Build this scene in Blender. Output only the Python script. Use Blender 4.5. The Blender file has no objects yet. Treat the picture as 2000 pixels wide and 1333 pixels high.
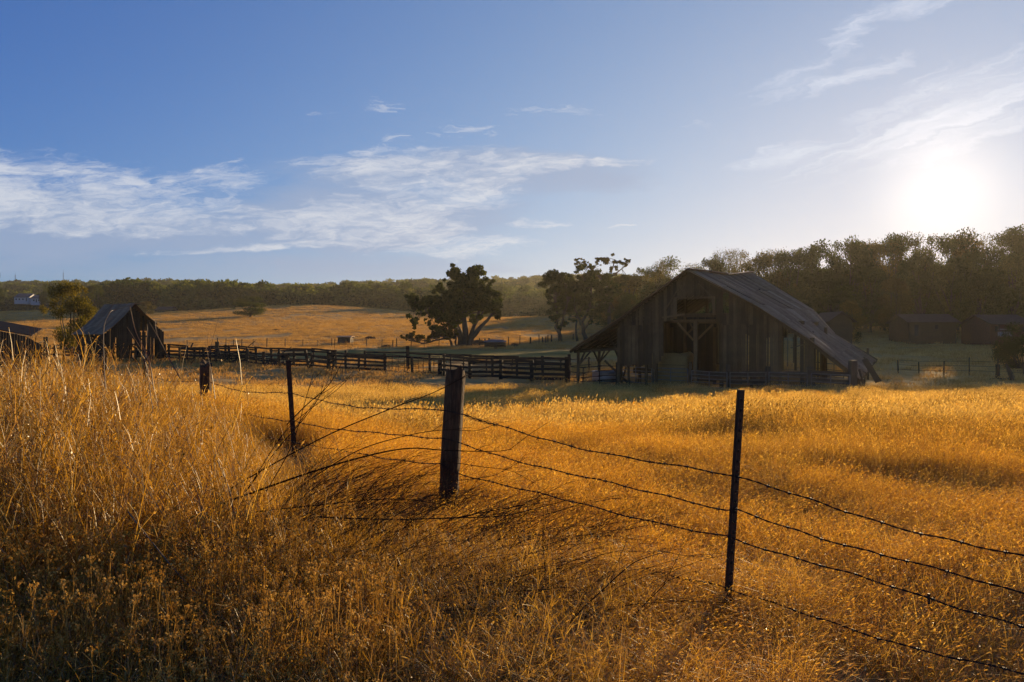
import bpy, bmesh, math, random
import numpy as np
from mathutils import Vector, Matrix, noise as mnoise
PI = math.pi
rnd = random.Random(7)
rng = np.random.default_rng(11)

# ------------------------------------------------------------------ camera, world, sun, exposure
scene = bpy.context.scene
F, H0 = 1400.0, 660.0            # focal length and eye level, in pixels of the 2000 px wide photograph
cam_d = bpy.data.cameras.new('camera'); cam = bpy.data.objects.new('camera', cam_d)
scene.collection.objects.link(cam); scene.camera = cam
cam_d.sensor_width = 36; cam_d.lens = 36*F/2000
cam.location = (0, 0, 0); cam.rotation_euler = (PI/2, 0, 0)
cam_d.shift_y = (H0-666.5)/2000
cam_d.clip_start = 0.05; cam_d.clip_end = 6000

SUN_EL = math.radians(10.0); SUN_AZ = math.radians(31.0)      # azimuth: to the right of the view axis (+Y)
sun_dir = Vector((math.sin(SUN_AZ)*math.cos(SUN_EL), math.cos(SUN_AZ)*math.cos(SUN_EL), math.sin(SUN_EL)))
sl = bpy.data.lights.new('sun', 'SUN'); sl.energy = 5.0; sl.angle = math.radians(0.5); sl.color = (1.0, 0.72, 0.40)
sun = bpy.data.objects.new('sun', sl); scene.collection.objects.link(sun)
sun.rotation_euler = sun_dir.to_track_quat('Z', 'Y').to_euler(); sun.location = (60, 100, 60)

scene.view_settings.view_transform = 'Standard'; scene.view_settings.look = 'None'
scene.view_settings.exposure = 0.95; scene.view_settings.gamma = 1; scene.view_settings.use_curve_mapping = False
scene.cycles.use_denoising = True
scene.cycles.max_bounces = 6; scene.cycles.diffuse_bounces = 3; scene.cycles.transmission_bounces = 3
scene.cycles.volume_bounces = 0; scene.cycles.caustics_reflective = False; scene.cycles.caustics_refractive = False
scene.cycles.sample_clamp_indirect = 4

world = bpy.data.worlds.new('World'); scene.world = world; world.use_nodes = True

class NT:
    """small node-tree helper"""
    def __init__(s, tree): s.t = tree; s.n = tree.nodes; s.l = tree.links
    def node(s, typ, ins=None, **props):
        nd = s.n.new(typ)
        for k, v in props.items(): setattr(nd, k, v)
        for k, v in (ins or {}).items():
            if isinstance(v, bpy.types.NodeSocket): s.l.new(v, nd.inputs[k])
            else: nd.inputs[k].default_value = v
        return nd
    def math(s, op, a, b=None, c=None, clamp=False):
        ins = {0: a}
        if b is not None: ins[1] = b
        if c is not None: ins[2] = c
        return s.node('ShaderNodeMath', ins, operation=op, use_clamp=clamp).outputs[0]
    def mix(s, f, a, b, blend='MIX'):
        nd = s.node('ShaderNodeMix', data_type='RGBA', blend_type=blend)
        for k, v in ((0, f), (6, a), (7, b)):
            if isinstance(v, bpy.types.NodeSocket): s.l.new(v, nd.inputs[k])
            elif k == 0: nd.inputs[0].default_value = v
            else: nd.inputs[k].default_value = (*v[:3], 1)
        return nd.outputs[2]
    def ramp(s, f, stops):
        nd = s.node('ShaderNodeValToRGB', {0: f}); el = nd.color_ramp.elements
        while len(el) < len(stops): el.new(0.5)
        for e, (p, c) in zip(el, stops): e.position = p; e.color = (*c, 1) if len(c) == 3 else c
        return nd.outputs[0]
    def noise(s, vec, scale, detail=4, rough=.5, dist=0.0):
        nd = s.node('ShaderNodeTexNoise', {'Scale': scale, 'Detail': detail, 'Roughness': rough, 'Distortion': dist})
        if vec is not None: s.l.new(vec, nd.inputs['Vector'])
        return nd.outputs[0]

def build_sky():
    w = NT(world.node_tree); w.n.clear()
    sky = w.node('ShaderNodeTexSky', sky_type='NISHITA')
    sky.sun_disc = False; sky.sun_elevation = SUN_EL; sky.sun_rotation = SUN_AZ
    sky.altitude = 200; sky.air_density = 1.0; sky.dust_density = 0.2; sky.ozone_density = 2.0
    tc = w.node('ShaderNodeTexCoord')
    sp = w.node('ShaderNodeSeparateXYZ', {0: tc.outputs['Generated']})
    x, y, z = sp.outputs
    ys = w.math('MAXIMUM', y, 0.08)
    u0 = w.math('DIVIDE', x, ys); v0 = w.math('DIVIDE', z, ys)
    wv = w.node('ShaderNodeTexNoise', {'Vector': w.node('ShaderNodeCombineXYZ', {0: w.math('MULTIPLY', u0, 9.0), 1: w.math('MULTIPLY', v0, 30.0)}).outputs[0], 'Scale': 1.0, 'Detail': 5.0, 'Roughness': .6})
    ws = w.node('ShaderNodeSeparateColor', {0: wv.outputs['Color']})
    u = w.math('ADD', u0, w.math('MULTIPLY_ADD', ws.outputs[0], .13, -.065)); v = w.math('ADD', v0, w.math('MULTIPLY_ADD', ws.outputs[1], .035, -.0175))
    def cover(lst):
        out = None
        for px, py, rx, ry, ang in lst:
            cu, cv = (px-1000)/F, (H0-py)/F; a = math.radians(ang); ca, sa = math.cos(a), math.sin(a)
            rx, ry = rx/F, ry/F
            du = w.math('SUBTRACT', u, cu); dv = w.math('SUBTRACT', v, cv)
            p = w.math('MULTIPLY_ADD', du, ca/rx, w.math('MULTIPLY', dv, sa/rx))
            q = w.math('MULTIPLY_ADD', du, -sa/ry, w.math('MULTIPLY', dv, ca/ry))
            r2 = w.math('MULTIPLY_ADD', p, p, w.math('MULTIPLY', q, q))
            m = w.math('SUBTRACT', 1.0, r2)
            out = m if out is None else w.math('SMOOTH_MAX', out, m, 0.3)
        return w.math('MAXIMUM', out, -1.5)
    def uv(su, sv, ang=0, ofs=0):
        a = math.radians(ang); ca, sa = math.cos(a), math.sin(a)
        p = w.math('MULTIPLY_ADD', u, ca*su, w.math('MULTIPLY', v, sa*su))
        q = w.math('MULTIPLY_ADD', u, -sa*sv, w.math('MULTIPLY', v, ca*sv))
        return w.node('ShaderNodeCombineXYZ', {0: p, 1: q, 2: float(ofs)}).outputs[0]
    # streaky cumulus / altocumulus sheets, left and centre
    m1 = cover([(150, 385, 350, 75, -4), (-40, 330, 180, 60, -14), (400, 355, 130, 40, 4), (860, 322, 270, 34, 1), (1160, 320, 110, 9, 2),
                (850, 375, 170, 55, 6), (720, 440, 210, 50, 0), (1040, 436, 62, 11, 2), 
                (900, 480, 150, 20, 0), (470, 410, 80, 14, 0), (250, 452, 260, 12, 0), (600, 478, 330, 10, 2), (1215, 441, 28, 4, 0), (470, 320, 26, 8, 0),
                (430, 447, 80, 8, 0)])
    n1 = w.noise(uv(9, 34, 3), 1.0, 9, .62, .8)
    n1b = w.noise(uv(30, 150, 3, 4), 1.0, 7, .65, .5)
    n1c = w.noise(uv(3.2, 9, 0, 9), 1.0, 3, .5)
    ms = cover([(760, 211, 40, 16, 0), (912, 251, 55, 16, 0), (1090, 218, 90, 14, -3), (622, 223, 40, 5, 0), (1365, 248, 25, 12, 0), (855, 262, 20, 6, 0), (790, 278, 40, 8, 0)])
    n1s = w.math('ADD', w.math('MULTIPLY_ADD', n1, 1.6, w.math('MULTIPLY', n1b, 1.3)), w.math('MULTIPLY', n1c, .6))
    d1 = w.math('MULTIPLY_ADD', w.math('MINIMUM', m1, .7), .50, w.math('SUBTRACT', n1s, 1.66))
    d1 = w.node('ShaderNodeMapRange', {0: d1, 1: 0.0, 2: 0.85}, interpolation_type='SMOOTHSTEP').outputs[0]
    d4 = w.math('MULTIPLY_ADD', w.math('MINIMUM', ms, .8), .34, w.math('SUBTRACT', w.math('MULTIPLY_ADD', n1b, 1.7, w.math('MULTIPLY', n1, 1.1)), 1.50))
    d4 = w.node('ShaderNodeMapRange', {0: d4, 1: 0.0, 2: .7}, interpolation_type='SMOOTHSTEP').outputs[0]
    d1 = w.math('MAXIMUM', d1, w.math('MULTIPLY', d4, .9))
    # soft high veil under and behind them, and the long bank along the horizon
    m2 = cover([(120, 450, 520, 90, 0), (700, 430, 330, 75, 3), (350, 520, 650, 34, 0), (900, 340, 330, 50, 0)])
    n2 = w.noise(uv(3, 14, 2, 7), 1.0, 5, .55)
    d2 = w.math('MULTIPLY_ADD', m2, .38, w.math('MULTIPLY_ADD', n2, 1.3, -.47))
    d2 = w.node('ShaderNodeMapRange', {0: d2, 1: 0.0, 2: 0.55}, interpolation_type='SMOOTHSTEP').outputs[0]
    # cirrus, upper right
    m3 = cover([(1660, 70, 110, 30, 58), (1580, 140, 130, 24, 24), (1640, 150, 120, 22, 20), (1850, 230, 330, 70, 17), (1980, 160, 280, 60, 17), (1560, 300, 110, 26, 14), (1780, 10, 170, 20, 10)])
    n3 = w.noise(uv(5, 42, 22, 3), 1.0, 8, .6, .6)
    d3 = w.math('MULTIPLY_ADD', m3, .30, w.math('MULTIPLY_ADD', n3, 1.6, -.68))
    d3 = w.node('ShaderNodeMapRange', {0: d3, 1: 0.0, 2: 0.95}, interpolation_type='SMOOTHSTEP').outputs[0]
    front = w.math('GREATER_THAN', y, 0.1)
    up = w.node('ShaderNodeMapRange', {0: z, 1: 0.0, 2: 0.03}).outputs[0]
    fr = w.math('MULTIPLY', front, up)
    # grade of the clear sky: deeper blue away from the sun
    dot = w.node('ShaderNodeVectorMath', {0: tc.outputs['Generated'], 1: tuple(sun_dir)}, operation='DOT_PRODUCT').outputs['Value']
    dc = w.math('MAXIMUM', dot, 0.0)
    tint = w.mix(w.math('POWER', dc, 2.2), (.34, .76, 1.95), (1.34, 1.50, 1.90))
    base = w.mix(1.0, sky.outputs[0], tint, 'MULTIPLY')
    # soft shoulder on the very bright sky round the sun, then the aureole of the sun itself
    bs = w.node('ShaderNodeSeparateColor', {0: base})
    ch = [w.math('MULTIPLY', w.math('SUBTRACT', 1.0, w.math('EXPONENT', w.math('MULTIPLY', o, -1.156/cp))), cp) for o, cp in zip(bs.outputs[:3], (6.2, 7.0, 8.8))]
    base = w.node('ShaderNodeCombineColor', {0: ch[0], 1: ch[1], 2: ch[2]}).outputs[0]
    def addglow(b, n, col):
        gg = w.node('ShaderNodeVectorMath', {0: col, 'Scale': w.math('POWER', dc, n)}, operation='SCALE').outputs[0]
        return w.node('ShaderNodeVectorMath', {0: b, 1: gg}, operation='ADD').outputs[0]
    base = addglow(base, 10.0, GL1); base = addglow(base, 520.0, GL2)
    c = w.mix(w.math('MULTIPLY', w.math('MULTIPLY', d2, .75), fr), base, CL2)
    c = w.mix(w.math('MULTIPLY', w.math('MULTIPLY', d1, .8), fr), c, CL1)
    c3 = w.node('ShaderNodeVectorMath', {0: c, 1: CL3}, operation='ADD').outputs[0]
    c = w.mix(w.math('MULTIPLY', w.math('MULTIPLY', d3, .85), fr), c, c3)
    bg = w.node('ShaderNodeBackground', {0: c, 1: SKY_STRENGTH})
    out = w.node('ShaderNodeOutputWorld'); w.l.new(bg.outputs[0], out.inputs[0])
SKY_STRENGTH = 0.051
GL1, GL2 = (.1, .05, .0), (4.0, 3.3, 2.4)
CL1, CL2, CL3 = (6.8, 7.2, 8.0), (3.0, 4.0, 5.9), (3.4, 3.0, 2.4)
build_sky()
try: world.cycles.sampling_method = 'MANUAL'; world.cycles.sample_map_resolution = 1024
except Exception: pass

# ------------------------------------------------------------------ terrain
_gy = np.array([-60, 0, 4, 7, 10, 15, 21, 28, 35, 45, 58, 69, 85, 110, 125, 150, 170, 220, 300, 360, 450, 600, 720, 900, 1500, 2200], float)
_gz = np.array([-1.35, -1.5, -1.6, -1.55, -1.62, -1.95, -2.3, -2.62, -2.88, -2.86, -2.5, -2.2, -2.0, -1.8, -1.55, 0.2, 1.6, 4.6, 9.8, 9.8, 17, 32, 43, 46, 46, 46], float)
def _smooth_tab():
    yy = np.concatenate([np.arange(-60, 120, .5), np.arange(120, 2200, 4.0)])
    z = np.interp(yy, _gy, _gz); out = z.copy()
    for i, y in enumerate(yy):
        w = 1.2 if y < 60 else (4 if y < 120 else 14)
        s = np.linspace(-w, w, 9); out[i] = np.interp(y+s, _gy, _gz).mean()
    return yy, out
_ty, _tz = _smooth_tab()
_bumps = [  # x, y, amplitude, sigma x, sigma y
    (-75, 300, 2.6, 60, 38), (-250, 330, 3.0, 70, 50), (22, 205, 2.6, 26, 26), (10.5, 14.6, .22, 4.0, .9), (9.5, 11.9, -.26, 3.2, .8),
    (16, 52, .8, 8, 8), (-4.5, 6.0, .22, 3.5, 3.0), (-7, 10, .25, 4, 4), (60, 150, 2.0, 50, 30), (5.0, 21, .20, 5, 2), (12, 24, .25, 4, 1.6), (7, 13.5, .14, 2.2, .8), (9.8, 17.5, .18, 2.5, 1.0), (4.6, 16, .12, 1.8, .8), (2, 27, .15, 4, 1.5), (8, 18, .10, 3, 1.2), (-9, 25, .15, 5, 3), (3.2, 10.5, -.1, .9, .6), (4, 7.5, -.08, .6, .4), (2.4, 3.2, -.17, 1.2, .9)]
def gz(x, y):
    x = np.asarray(x, float); y = np.asarray(y, float)
    z = np.interp(y, _ty, _tz)
    for bx_, by_, a, sx, sy in _bumps: z = z + a*np.exp(-((x-bx_)/sx)**2 - ((y-by_)/sy)**2)
    fade = np.clip((y-2)/10, 0, 1)
    z = z + .085*fade*np.sin(x*.9+1.3*np.sin(y*.55))*np.sin(y*.8+x*.3) + .05*np.sin(x*2.3+y*1.1)*np.cos(y*2.0-x*.7)*fade
    far = np.clip((y-90)/200, 0, 1)
    z = z + far*(1.2*np.sin(x/37+y/61)+.8*np.sin(x/19-y/43))
    z = z + np.clip((y-420)/200, 0, 1)*(3.0*np.sin(x/110+1.0)+2.0*np.sin(x/57+y/90))
    return z
def g(x, y): return float(gz(x, y))
def P(px, py, Y): return Vector(((px-1000)/F*Y, Y, (H0-py)/F*Y))
def X(px, Y): return (px-1000)/F*Y
def G(px, Y, dz=0): x = X(px, Y); return Vector((x, Y, g(x, Y)+dz))

# ------------------------------------------------------------------ object helpers
def link(o, parent=None):
    scene.collection.objects.link(o)
    if parent is not None: o.parent = parent
    return o
def tag(o, label=None, cat=None, group=None, kind=None):
    if label: o['label'] = label
    if cat: o['category'] = cat
    if group: o['group'] = group
    if kind: o['kind'] = kind
    return o
def empty(name, loc=(0, 0, 0), rz=0, label=None, cat=None, group=None):
    o = bpy.data.objects.new(name, None); o.location = loc; o.rotation_euler = (0, 0, rz); o.empty_display_size = .2
    link(o); return tag(o, label, cat, group)
def copy_tree(o, parent=None):
    c = o.copy(); scene.collection.objects.link(c)
    if parent is not None: c.parent = parent
    for ch in list(o.children): copy_tree(ch, c)
    return c

class MB:
    """collects shapes into one mesh"""
    def __init__(s): s.v = []; s.f = []; s.c = []
    def _add(s, vs, fs, col=1.0):
        o = len(s.v); s.v += [tuple(p) for p in vs]; s.f += [tuple(i+o for i in f) for f in fs]; s.c += [col]*len(vs); return s
    def beam(s, a, b, w, h, roll=0.0, col=1.0, jit=0.0, seg=1, up=None):
        """a board or timber from a to b, w wide and h thick, slightly uneven along its length"""
        a = Vector(a); b = Vector(b); d = (b-a)
        if d.length < 1e-5: return s
        d.normalize(); upv = Vector(up) if up is not None else (Vector((0, 0, 1)) if abs(d.z) < .9 else Vector((0, 1, 0)))
        sd = d.cross(upv).normalized(); u = sd.cross(d).normalized()
        if roll: m = Matrix.Rotation(roll, 3, d); sd = m @ sd; u = m @ u
        vs = []; n = seg+1
        for i in range(n):
            p = a.lerp(b, i/seg)
            if 0 < i < seg or jit: p = p+sd*rnd.uniform(-jit, jit)+u*rnd.uniform(-jit, jit)
            k = 1+rnd.uniform(-.08, .08)*(1 if jit else 0)
            for q in ((-1, -1), (1, -1), (1, 1), (-1, 1)): vs.append(p+sd*(q[0]*w/2*k)+u*(q[1]*h/2*k))
        fs = [(3, 2, 1, 0), tuple(4*seg+i for i in range(4))]
        for i in range(seg):
            for j in range(4):
                k = (j+1) % 4; fs.append((4*i+j, 4*i+k, 4*i+4+k, 4*i+4+j))
        return s._add(vs, fs, col)
    def tube(s, pts, r, sides=6, col=1.0, cap=True):
        pts = [Vector(p) for p in pts]; n = len(pts); vs = []; fs = []
        rr = r if hasattr(r, '__len__') else [r]*n
        ref = Vector((0, 0, 1)) if abs((pts[-1]-pts[0]).normalized().z) < .9 else Vector((1, 0, 0))
        for i, p in enumerate(pts):
            d = (pts[min(i+1, n-1)]-pts[max(i-1, 0)]).normalized()
            a = d.cross(ref).normalized(); b = a.cross(d)
            for k in range(sides):
                t = 2*PI*k/sides; vs.append(p+(a*math.cos(t)+b*math.sin(t))*rr[i])
        for i in range(n-1):
            for k in range(sides):
                k2 = (k+1) % sides; fs.append((i*sides+k, i*sides+k2, (i+1)*sides+k2, (i+1)*sides+k))
        if cap: fs.append(tuple(range(sides))[::-1]); fs.append(tuple((n-1)*sides+k for k in range(sides)))
        return s._add(vs, fs, col)
    def lathe(s, c, prof, sides=20, col=1.0, sx=1, sy=1):
        c = Vector(c); vs = []; fs = []; n = len(prof)
        for r, z in prof:
            for k in range(sides):
                t = 2*PI*k/sides; vs.append(c+Vector((r*math.cos(t)*sx, r*math.sin(t)*sy, z)))
        for i in range(n-1):
            for k in range(sides):
                k2 = (k+1) % sides; fs.append((i*sides+k, i*sides+k2, (i+1)*sides+k2, (i+1)*sides+k))
        fs.append(tuple(range(sides))[::-1]); fs.append(tuple((n-1)*sides+k for k in range(sides)))
        return s._add(vs, fs, col)
    def prism(s, poly, ext, col=1.0):
        """planar polygon (list of 3-D points) given thickness along ext"""
        n = len(poly); e = Vector(ext); vs = [Vector(p) for p in poly]+[Vector(p)+e for p in poly]
        fs = [tuple(range(n))[::-1], tuple(range(n, 2*n))]+[(i, (i+1) % n, n+(i+1) % n, n+i) for i in range(n)]
        return s._add(vs, fs, col)
    def blob(s, c, r, seed=0, amp=.15, sub=2, col=1.0):
        bm = bmesh.new(); bmesh.ops.create_icosphere(bm, subdivisions=sub, radius=1)
        vs = []
        for v in bm.verts:
            k = 1+amp*mnoise.noise(v.co*1.7+Vector((seed, 0, 0)))*2
            vs.append((c[0]+v.co.x*r[0]*k, c[1]+v.co.y*r[1]*k, c[2]+v.co.z*r[2]*k))
        fs = [tuple(v.index for v in f.verts) for f in bm.faces]; bm.free()
        return s._add(vs, fs, col)
    def build(s, name, mat, parent=None, smooth=False, bevel=0):
        me = bpy.data.meshes.new(name); me.from_pydata(s.v, [], s.f)
        at = me.color_attributes.new('Col', 'FLOAT_COLOR', 'POINT')
        at.data.foreach_set('color', np.repeat(np.array(s.c, np.float32)[:, None], 4, 1).ravel())
        me.materials.append(mat)
        if smooth: me.shade_smooth()
        o = bpy.data.objects.new(name, me); link(o, parent)
        if bevel:
            b = o.modifiers.new('bevel', 'BEVEL'); b.width = bevel; b.segments = 2; b.limit_method = 'ANGLE'
        return o

def np_mesh(name, v, f, col, mat):
    """mesh from numpy arrays: v (n,3), f (m,4) or (m,3), col (n,) grey tint or (n,3)"""
    me = bpy.data.meshes.new(name); k = f.shape[1]
    me.vertices.add(len(v)); me.vertices.foreach_set('co', v.astype(np.float32).ravel())
    me.loops.add(f.size); me.loops.foreach_set('vertex_index', f.astype(np.int32).ravel())
    me.polygons.add(len(f)); me.polygons.foreach_set('loop_start', np.arange(0, f.size, k, dtype=np.int32))
    me.update(calc_edges=True)
    c = np.ones((len(v), 4), np.float32)
    c[:, :3] = col[:, None] if col.ndim == 1 else col
    at = me.color_attributes.new('Col', 'FLOAT_COLOR', 'POINT'); at.data.foreach_set('color', c.ravel())
    me.materials.append(mat); return me

# ------------------------------------------------------------------ materials
MATS = {}
def mat(name):
    m = bpy.data.materials.new(name); m.use_nodes = True; t = NT(m.node_tree); t.n.clear()
    t.out = t.node('ShaderNodeOutputMaterial'); MATS[name] = m; return m, t
def principled(t, col, rough=.8, metal=0.0, bump=None, bstr=.3, bdist=.02, spec=.3):
    ins = {'Roughness': rough, 'Metallic': metal, 'Specular IOR Level': spec}
    b = t.node('ShaderNodeBsdfPrincipled', ins)
    if isinstance(col, bpy.types.NodeSocket): t.l.new(col, b.inputs[0])
    else: b.inputs[0].default_value = (*col, 1)
    if bump is not None:
        bn = t.node('ShaderNodeBump', {'Strength': bstr, 'Distance': bdist, 'Height': bump}); t.l.new(bn.outputs[0], b.inputs['Normal'])
    t.l.new(b.outputs[0], t.out.inputs[0]); return b

def leafy(name, stops, transl=.45, tcol=(1, 1, 1), rnd_amt=.5, gloss=0.0):
    """thin dry or green leaf material: colour from the mesh tint and a per-instance random value; lets light through"""
    m, t = mat(name)
    at = t.node('ShaderNodeAttribute', attribute_name='Col').outputs['Fac']
    oi = t.node('ShaderNodeObjectInfo').outputs['Random']
    f = t.math('MULTIPLY_ADD', oi, rnd_amt, t.math('MULTIPLY', at, 1-rnd_amt))
    c = t.ramp(f, stops)
    d = t.node('ShaderNodeBsdfDiffuse', {0: c}); tc_ = t.mix(1.0, c, tcol, 'MULTIPLY')
    tr = t.node('ShaderNodeBsdfTranslucent', {0: tc_})
    mx = t.node('ShaderNodeMixShader', {0: transl, 1: d.outputs[0], 2: tr.outputs[0]}).outputs[0]
    if gloss:
        gl = t.node('ShaderNodeBsdfGlossy', {0: (1, 1, 1, 1), 'Roughness': .45}).outputs[0]
        mx = t.node('ShaderNodeMixShader', {0: gloss, 1: mx, 2: gl}).outputs[0]
    t.l.new(mx, t.out.inputs[0]); return m

leafy('field_grass', [(0, (.34, .15, .012)), (.35, (.60, .31, .03)), (.7, (.82, .52, .075)), (1, (.94, .74, .22))], .6, (1, .86, .42), .35, .06)
leafy('pale_grass', [(0, (.46, .30, .08)), (.5, (.72, .50, .15)), (1, (.92, .76, .34))], .58, (1, .86, .42), .35, .04)
leafy('oat_grass', [(0, (.36, .19, .022)), (.5, (.62, .37, .05)), (1, (.90, .66, .18))], .58, (1, .84, .36), .35, .06)
leafy('far_grass', [(0, (.38, .23, .06)), (.5, (.56, .37, .12)), (1, (.74, .54, .21))], .45, (1, .8, .5), .5)
leafy('green_weed', [(0, (.07, .06, .015)), (.5, (.18, .16, .035)), (1, (.36, .30, .08))], .45, (1, .9, .4), .3)
leafy('brown_grass', [(0, (.16, .09, .025)), (.5, (.30, .19, .05)), (1, (.52, .36, .11))], .5, (1, .85, .45), .35)
leafy('green_grass', [(0, (.06, .09, .02)), (.5, (.12, .15, .03)), (1, (.22, .22, .06))], .45, (1, 1, .6), .5)
leafy('weed_stalk', [(0, (.07, .036, .005)), (.35, (.25, .14, .015)), (.7, (.56, .34, .045)), (1, (.86, .62, .14))], .52, (1, .84, .38), .3, .06)
leafy('seed_head', [(0, (.18, .09, .015)), (.5, (.45, .26, .05)), (1, (.76, .54, .17))], .3, (1, .85, .6), .4)
leafy('dry_leaf', [(0, (.04, .022, .010)), (.5, (.14, .08, .035)), (1, (.36, .26, .15))], .15, (1, .8, .5), .3)
leafy('oak_leaf', [(0, (.014, .024, .006)), (.5, (.040, .055, .011)), (1, (.11, .12, .024))], .4, (1.2, 1.1, .35), .25)
leafy('oak_leaf_gold', [(0, (.022, .026, .006)), (.5, (.065, .06, .012)), (1, (.18, .14, .028))], .42, (1.2, 1.0, .35), .25)
leafy('olive_leaf', [(0, (.05, .055, .012)), (.5, (.14, .125, .025)), (1, (.30, .24, .06))], .5, (1.2, 1.0, .35), .25)
leafy('far_leaf', [(0, (.020, .036, .008)), (.4, (.05, .075, .014)), (.75, (.12, .14, .025)), (1, (.22, .20, .04))], .4, (1.2, 1.1, .4), .75)

def wood(name, c0, c1, c2, sc=1.0, stain=.5, at_k=.35):
    m, t = mat(name)
    tc = t.node('ShaderNodeTexCoord').outputs['Object']
    mp = t.node('ShaderNodeMapping', {'Vector': tc, 'Scale': (9*sc, 9*sc, .9*sc)}).outputs[0]
    n1 = t.noise(mp, 3.0, 8, .65, .4)
    n2 = t.noise(tc, 1.1*sc, 5, .6)
    at = t.node('ShaderNodeAttribute', attribute_name='Col').outputs['Fac']
    f = t.math('ADD', t.math('MULTIPLY', n1, .55), t.math('MULTIPLY_ADD', n2, stain, t.math('MULTIPLY_ADD', at, at_k, -.25-at_k/2)), clamp=True)
    c = t.ramp(f, [(.15, c0), (.5, c1), (.85, c2)])
    principled(t, c, .85, 0, n1, .8, .015, .2); return m
wood('barn_wood', (.07, .042, .018), (.20, .125, .054), (.42, .28, .135), at_k=.34)
wood('fence_wood', (.020, .013, .008), (.055, .038, .022), (.13, .092, .055))
wood('post_wood', (.035, .02, .01), (.19, .115, .055), (.46, .30, .16), 3.0)
wood('grey_wood', (.045, .031, .018), (.12, .085, .05), (.24, .18, .11))
wood('bark', (.025, .02, .015), (.07, .055, .04), (.17, .14, .11), .6)

def metal_roof(name, rust=.5, s0=(.26, .22, .18), mm=.45):
    m, t = mat(name)
    tc = t.node('ShaderNodeTexCoord').outputs['Object']
    at = t.node('ShaderNodeAttribute', attribute_name='Col').outputs['Fac']
    n1 = t.noise(tc, .7, 7, .7, .5)
    mp = t.node('ShaderNodeMapping', {'Vector': tc, 'Scale': (3.5, .35, .35)}).outputs[0]
    n2 = t.noise(mp, 3.0, 6, .65)
    f = t.math('ADD', t.math('MULTIPLY', n1, .6), t.math('MULTIPLY_ADD', n2, .5, t.math('MULTIPLY', at, -.35)))
    f = t.math('ADD', f, rust-.25, clamp=True)
    c = t.ramp(f, [(.2, s0), (.36, (.42, .29, .165)), (.58, (.33, .20, .10)), (.85, (.19, .105, .048))])
    rg = t.node('ShaderNodeMapRange', {0: f, 1: .2, 2: .6, 3: .38, 4: .8}).outputs[0]
    mt = t.node('ShaderNodeMapRange', {0: f, 1: .2, 2: .55, 3: mm, 4: 0}).outputs[0]
    b = principled(t, c, .6, 0, n2, .3, .01); t.l.new(rg, b.inputs['Roughness']); t.l.new(mt, b.inputs['Metallic']); return m
metal_roof('rusty_roof', .5, (.52, .38, .23), .1); metal_roof('dark_roof', .68, (.10, .065, .04), 0)

def simple(name, c0, c1=None, rough=.7, metal=0.0, scale=4.0):
    m, t = mat(name); c1 = c1 or tuple(x*.7 for x in c0)
    tc = t.node('ShaderNodeTexCoord').outputs['Object']; n = t.noise(tc, scale, 6, .6)
    c = t.ramp(n, [(.3, c0), (.7, c1)]); principled(t, c, rough, metal, n, .2, .01); return m
simple('bright_sheet', (.34, .32, .30), (.18, .15, .13), .95, 0, 3)
simple('pipe_metal', (.26, .24, .22), (.14, .10, .075), .55, .4, 5); simple('rusty_steel', (.075, .038, .020), (.025, .016, .011), .8, .2, 14)
simple('wire_steel', (.05, .03, .02), (.02, .014, .01), .65, .5, 30); simple('white_paint', (.40, .40, .41), (.30, .30, .31), .6)
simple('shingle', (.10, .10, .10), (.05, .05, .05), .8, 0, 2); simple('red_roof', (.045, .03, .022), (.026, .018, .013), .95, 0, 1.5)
simple('red_paint', (.10, .03, .025), (.05, .02, .018), .7); simple('window_dark', (.02, .022, .026), (.01, .01, .012), .15)
simple('hay', (.42, .26, .085), (.24, .14, .04), .9, 0, 26); simple('tarp', (.17, .155, .14), (.09, .08, .07), .5, 0, 1.0)
simple('dark_machine', (.05, .03, .022), (.02, .015, .012), .7, .3, 3); simple('tank_metal', (.45, .46, .46), (.3, .3, .3), .4, .6, 2)
simple('rock', (.12, .10, .085), (.05, .045, .04), .9, 0, 3); simple('mound_earth', (.09, .06, .04), (.04, .028, .02), .95, 0, 4)
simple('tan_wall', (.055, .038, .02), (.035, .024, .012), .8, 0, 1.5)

def ground_mat():
    m, t = mat('dry_ground')
    tc = t.node('ShaderNodeTexCoord').outputs['Object']
    at = t.node('ShaderNodeAttribute', attribute_name='Col'); sp = t.node('ShaderNodeSeparateColor', {0: at.outputs['Color']})
    green, litter, wild = sp.outputs
    n1 = t.noise(tc, .05, 6, .6); n2 = t.noise(tc, .9, 8, .7)
    mp = t.node('ShaderNodeMapping', {'Vector': tc, 'Scale': (.25, 1.2, 1)}).outputs[0]; n3 = t.noise(mp, .35, 8, .7, .5)
    n4 = t.noise(tc, 14, 6, .7)
    f = t.math('ADD', t.math('MULTIPLY', n1, .4), t.math('ADD', t.math('MULTIPLY', n3, .35), t.math('MULTIPLY', n2, .25)))
    gold = t.ramp(f, [(.36, (.22, .12, .035)), (.47, (.38, .22, .065)), (.56, (.50, .32, .11)), (.66, (.60, .42, .18))])
    gr = t.ramp(f, [(.38, (.20, .14, .02)), (.6, (.40, .26, .05))])
    lit = t.ramp(n4, [(.3, (.02, .014, .01)), (.6, (.06, .042, .03)), (.8, (.12, .09, .065))])
    br = t.ramp(f, [(.38, (.30, .17, .035)), (.6, (.56, .34, .09))])
    gm = t.node('ShaderNodeMapRange', {0: t.math('ADD', green, t.math('MULTIPLY_ADD', n2, .8, -.4)), 1: .3, 2: .7}).outputs[0]
    c = t.mix(wild, gold, br); c = t.mix(t.math('MULTIPLY', gm, t.math('MINIMUM', t.math('MULTIPLY', green, 3.0), 1.0)), c, gr); c = t.mix(litter, c, lit)
    principled(t, c, .95, 0, t.math('ADD', n4, n2), .6, .05, .1); return m
ground_mat()

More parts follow.
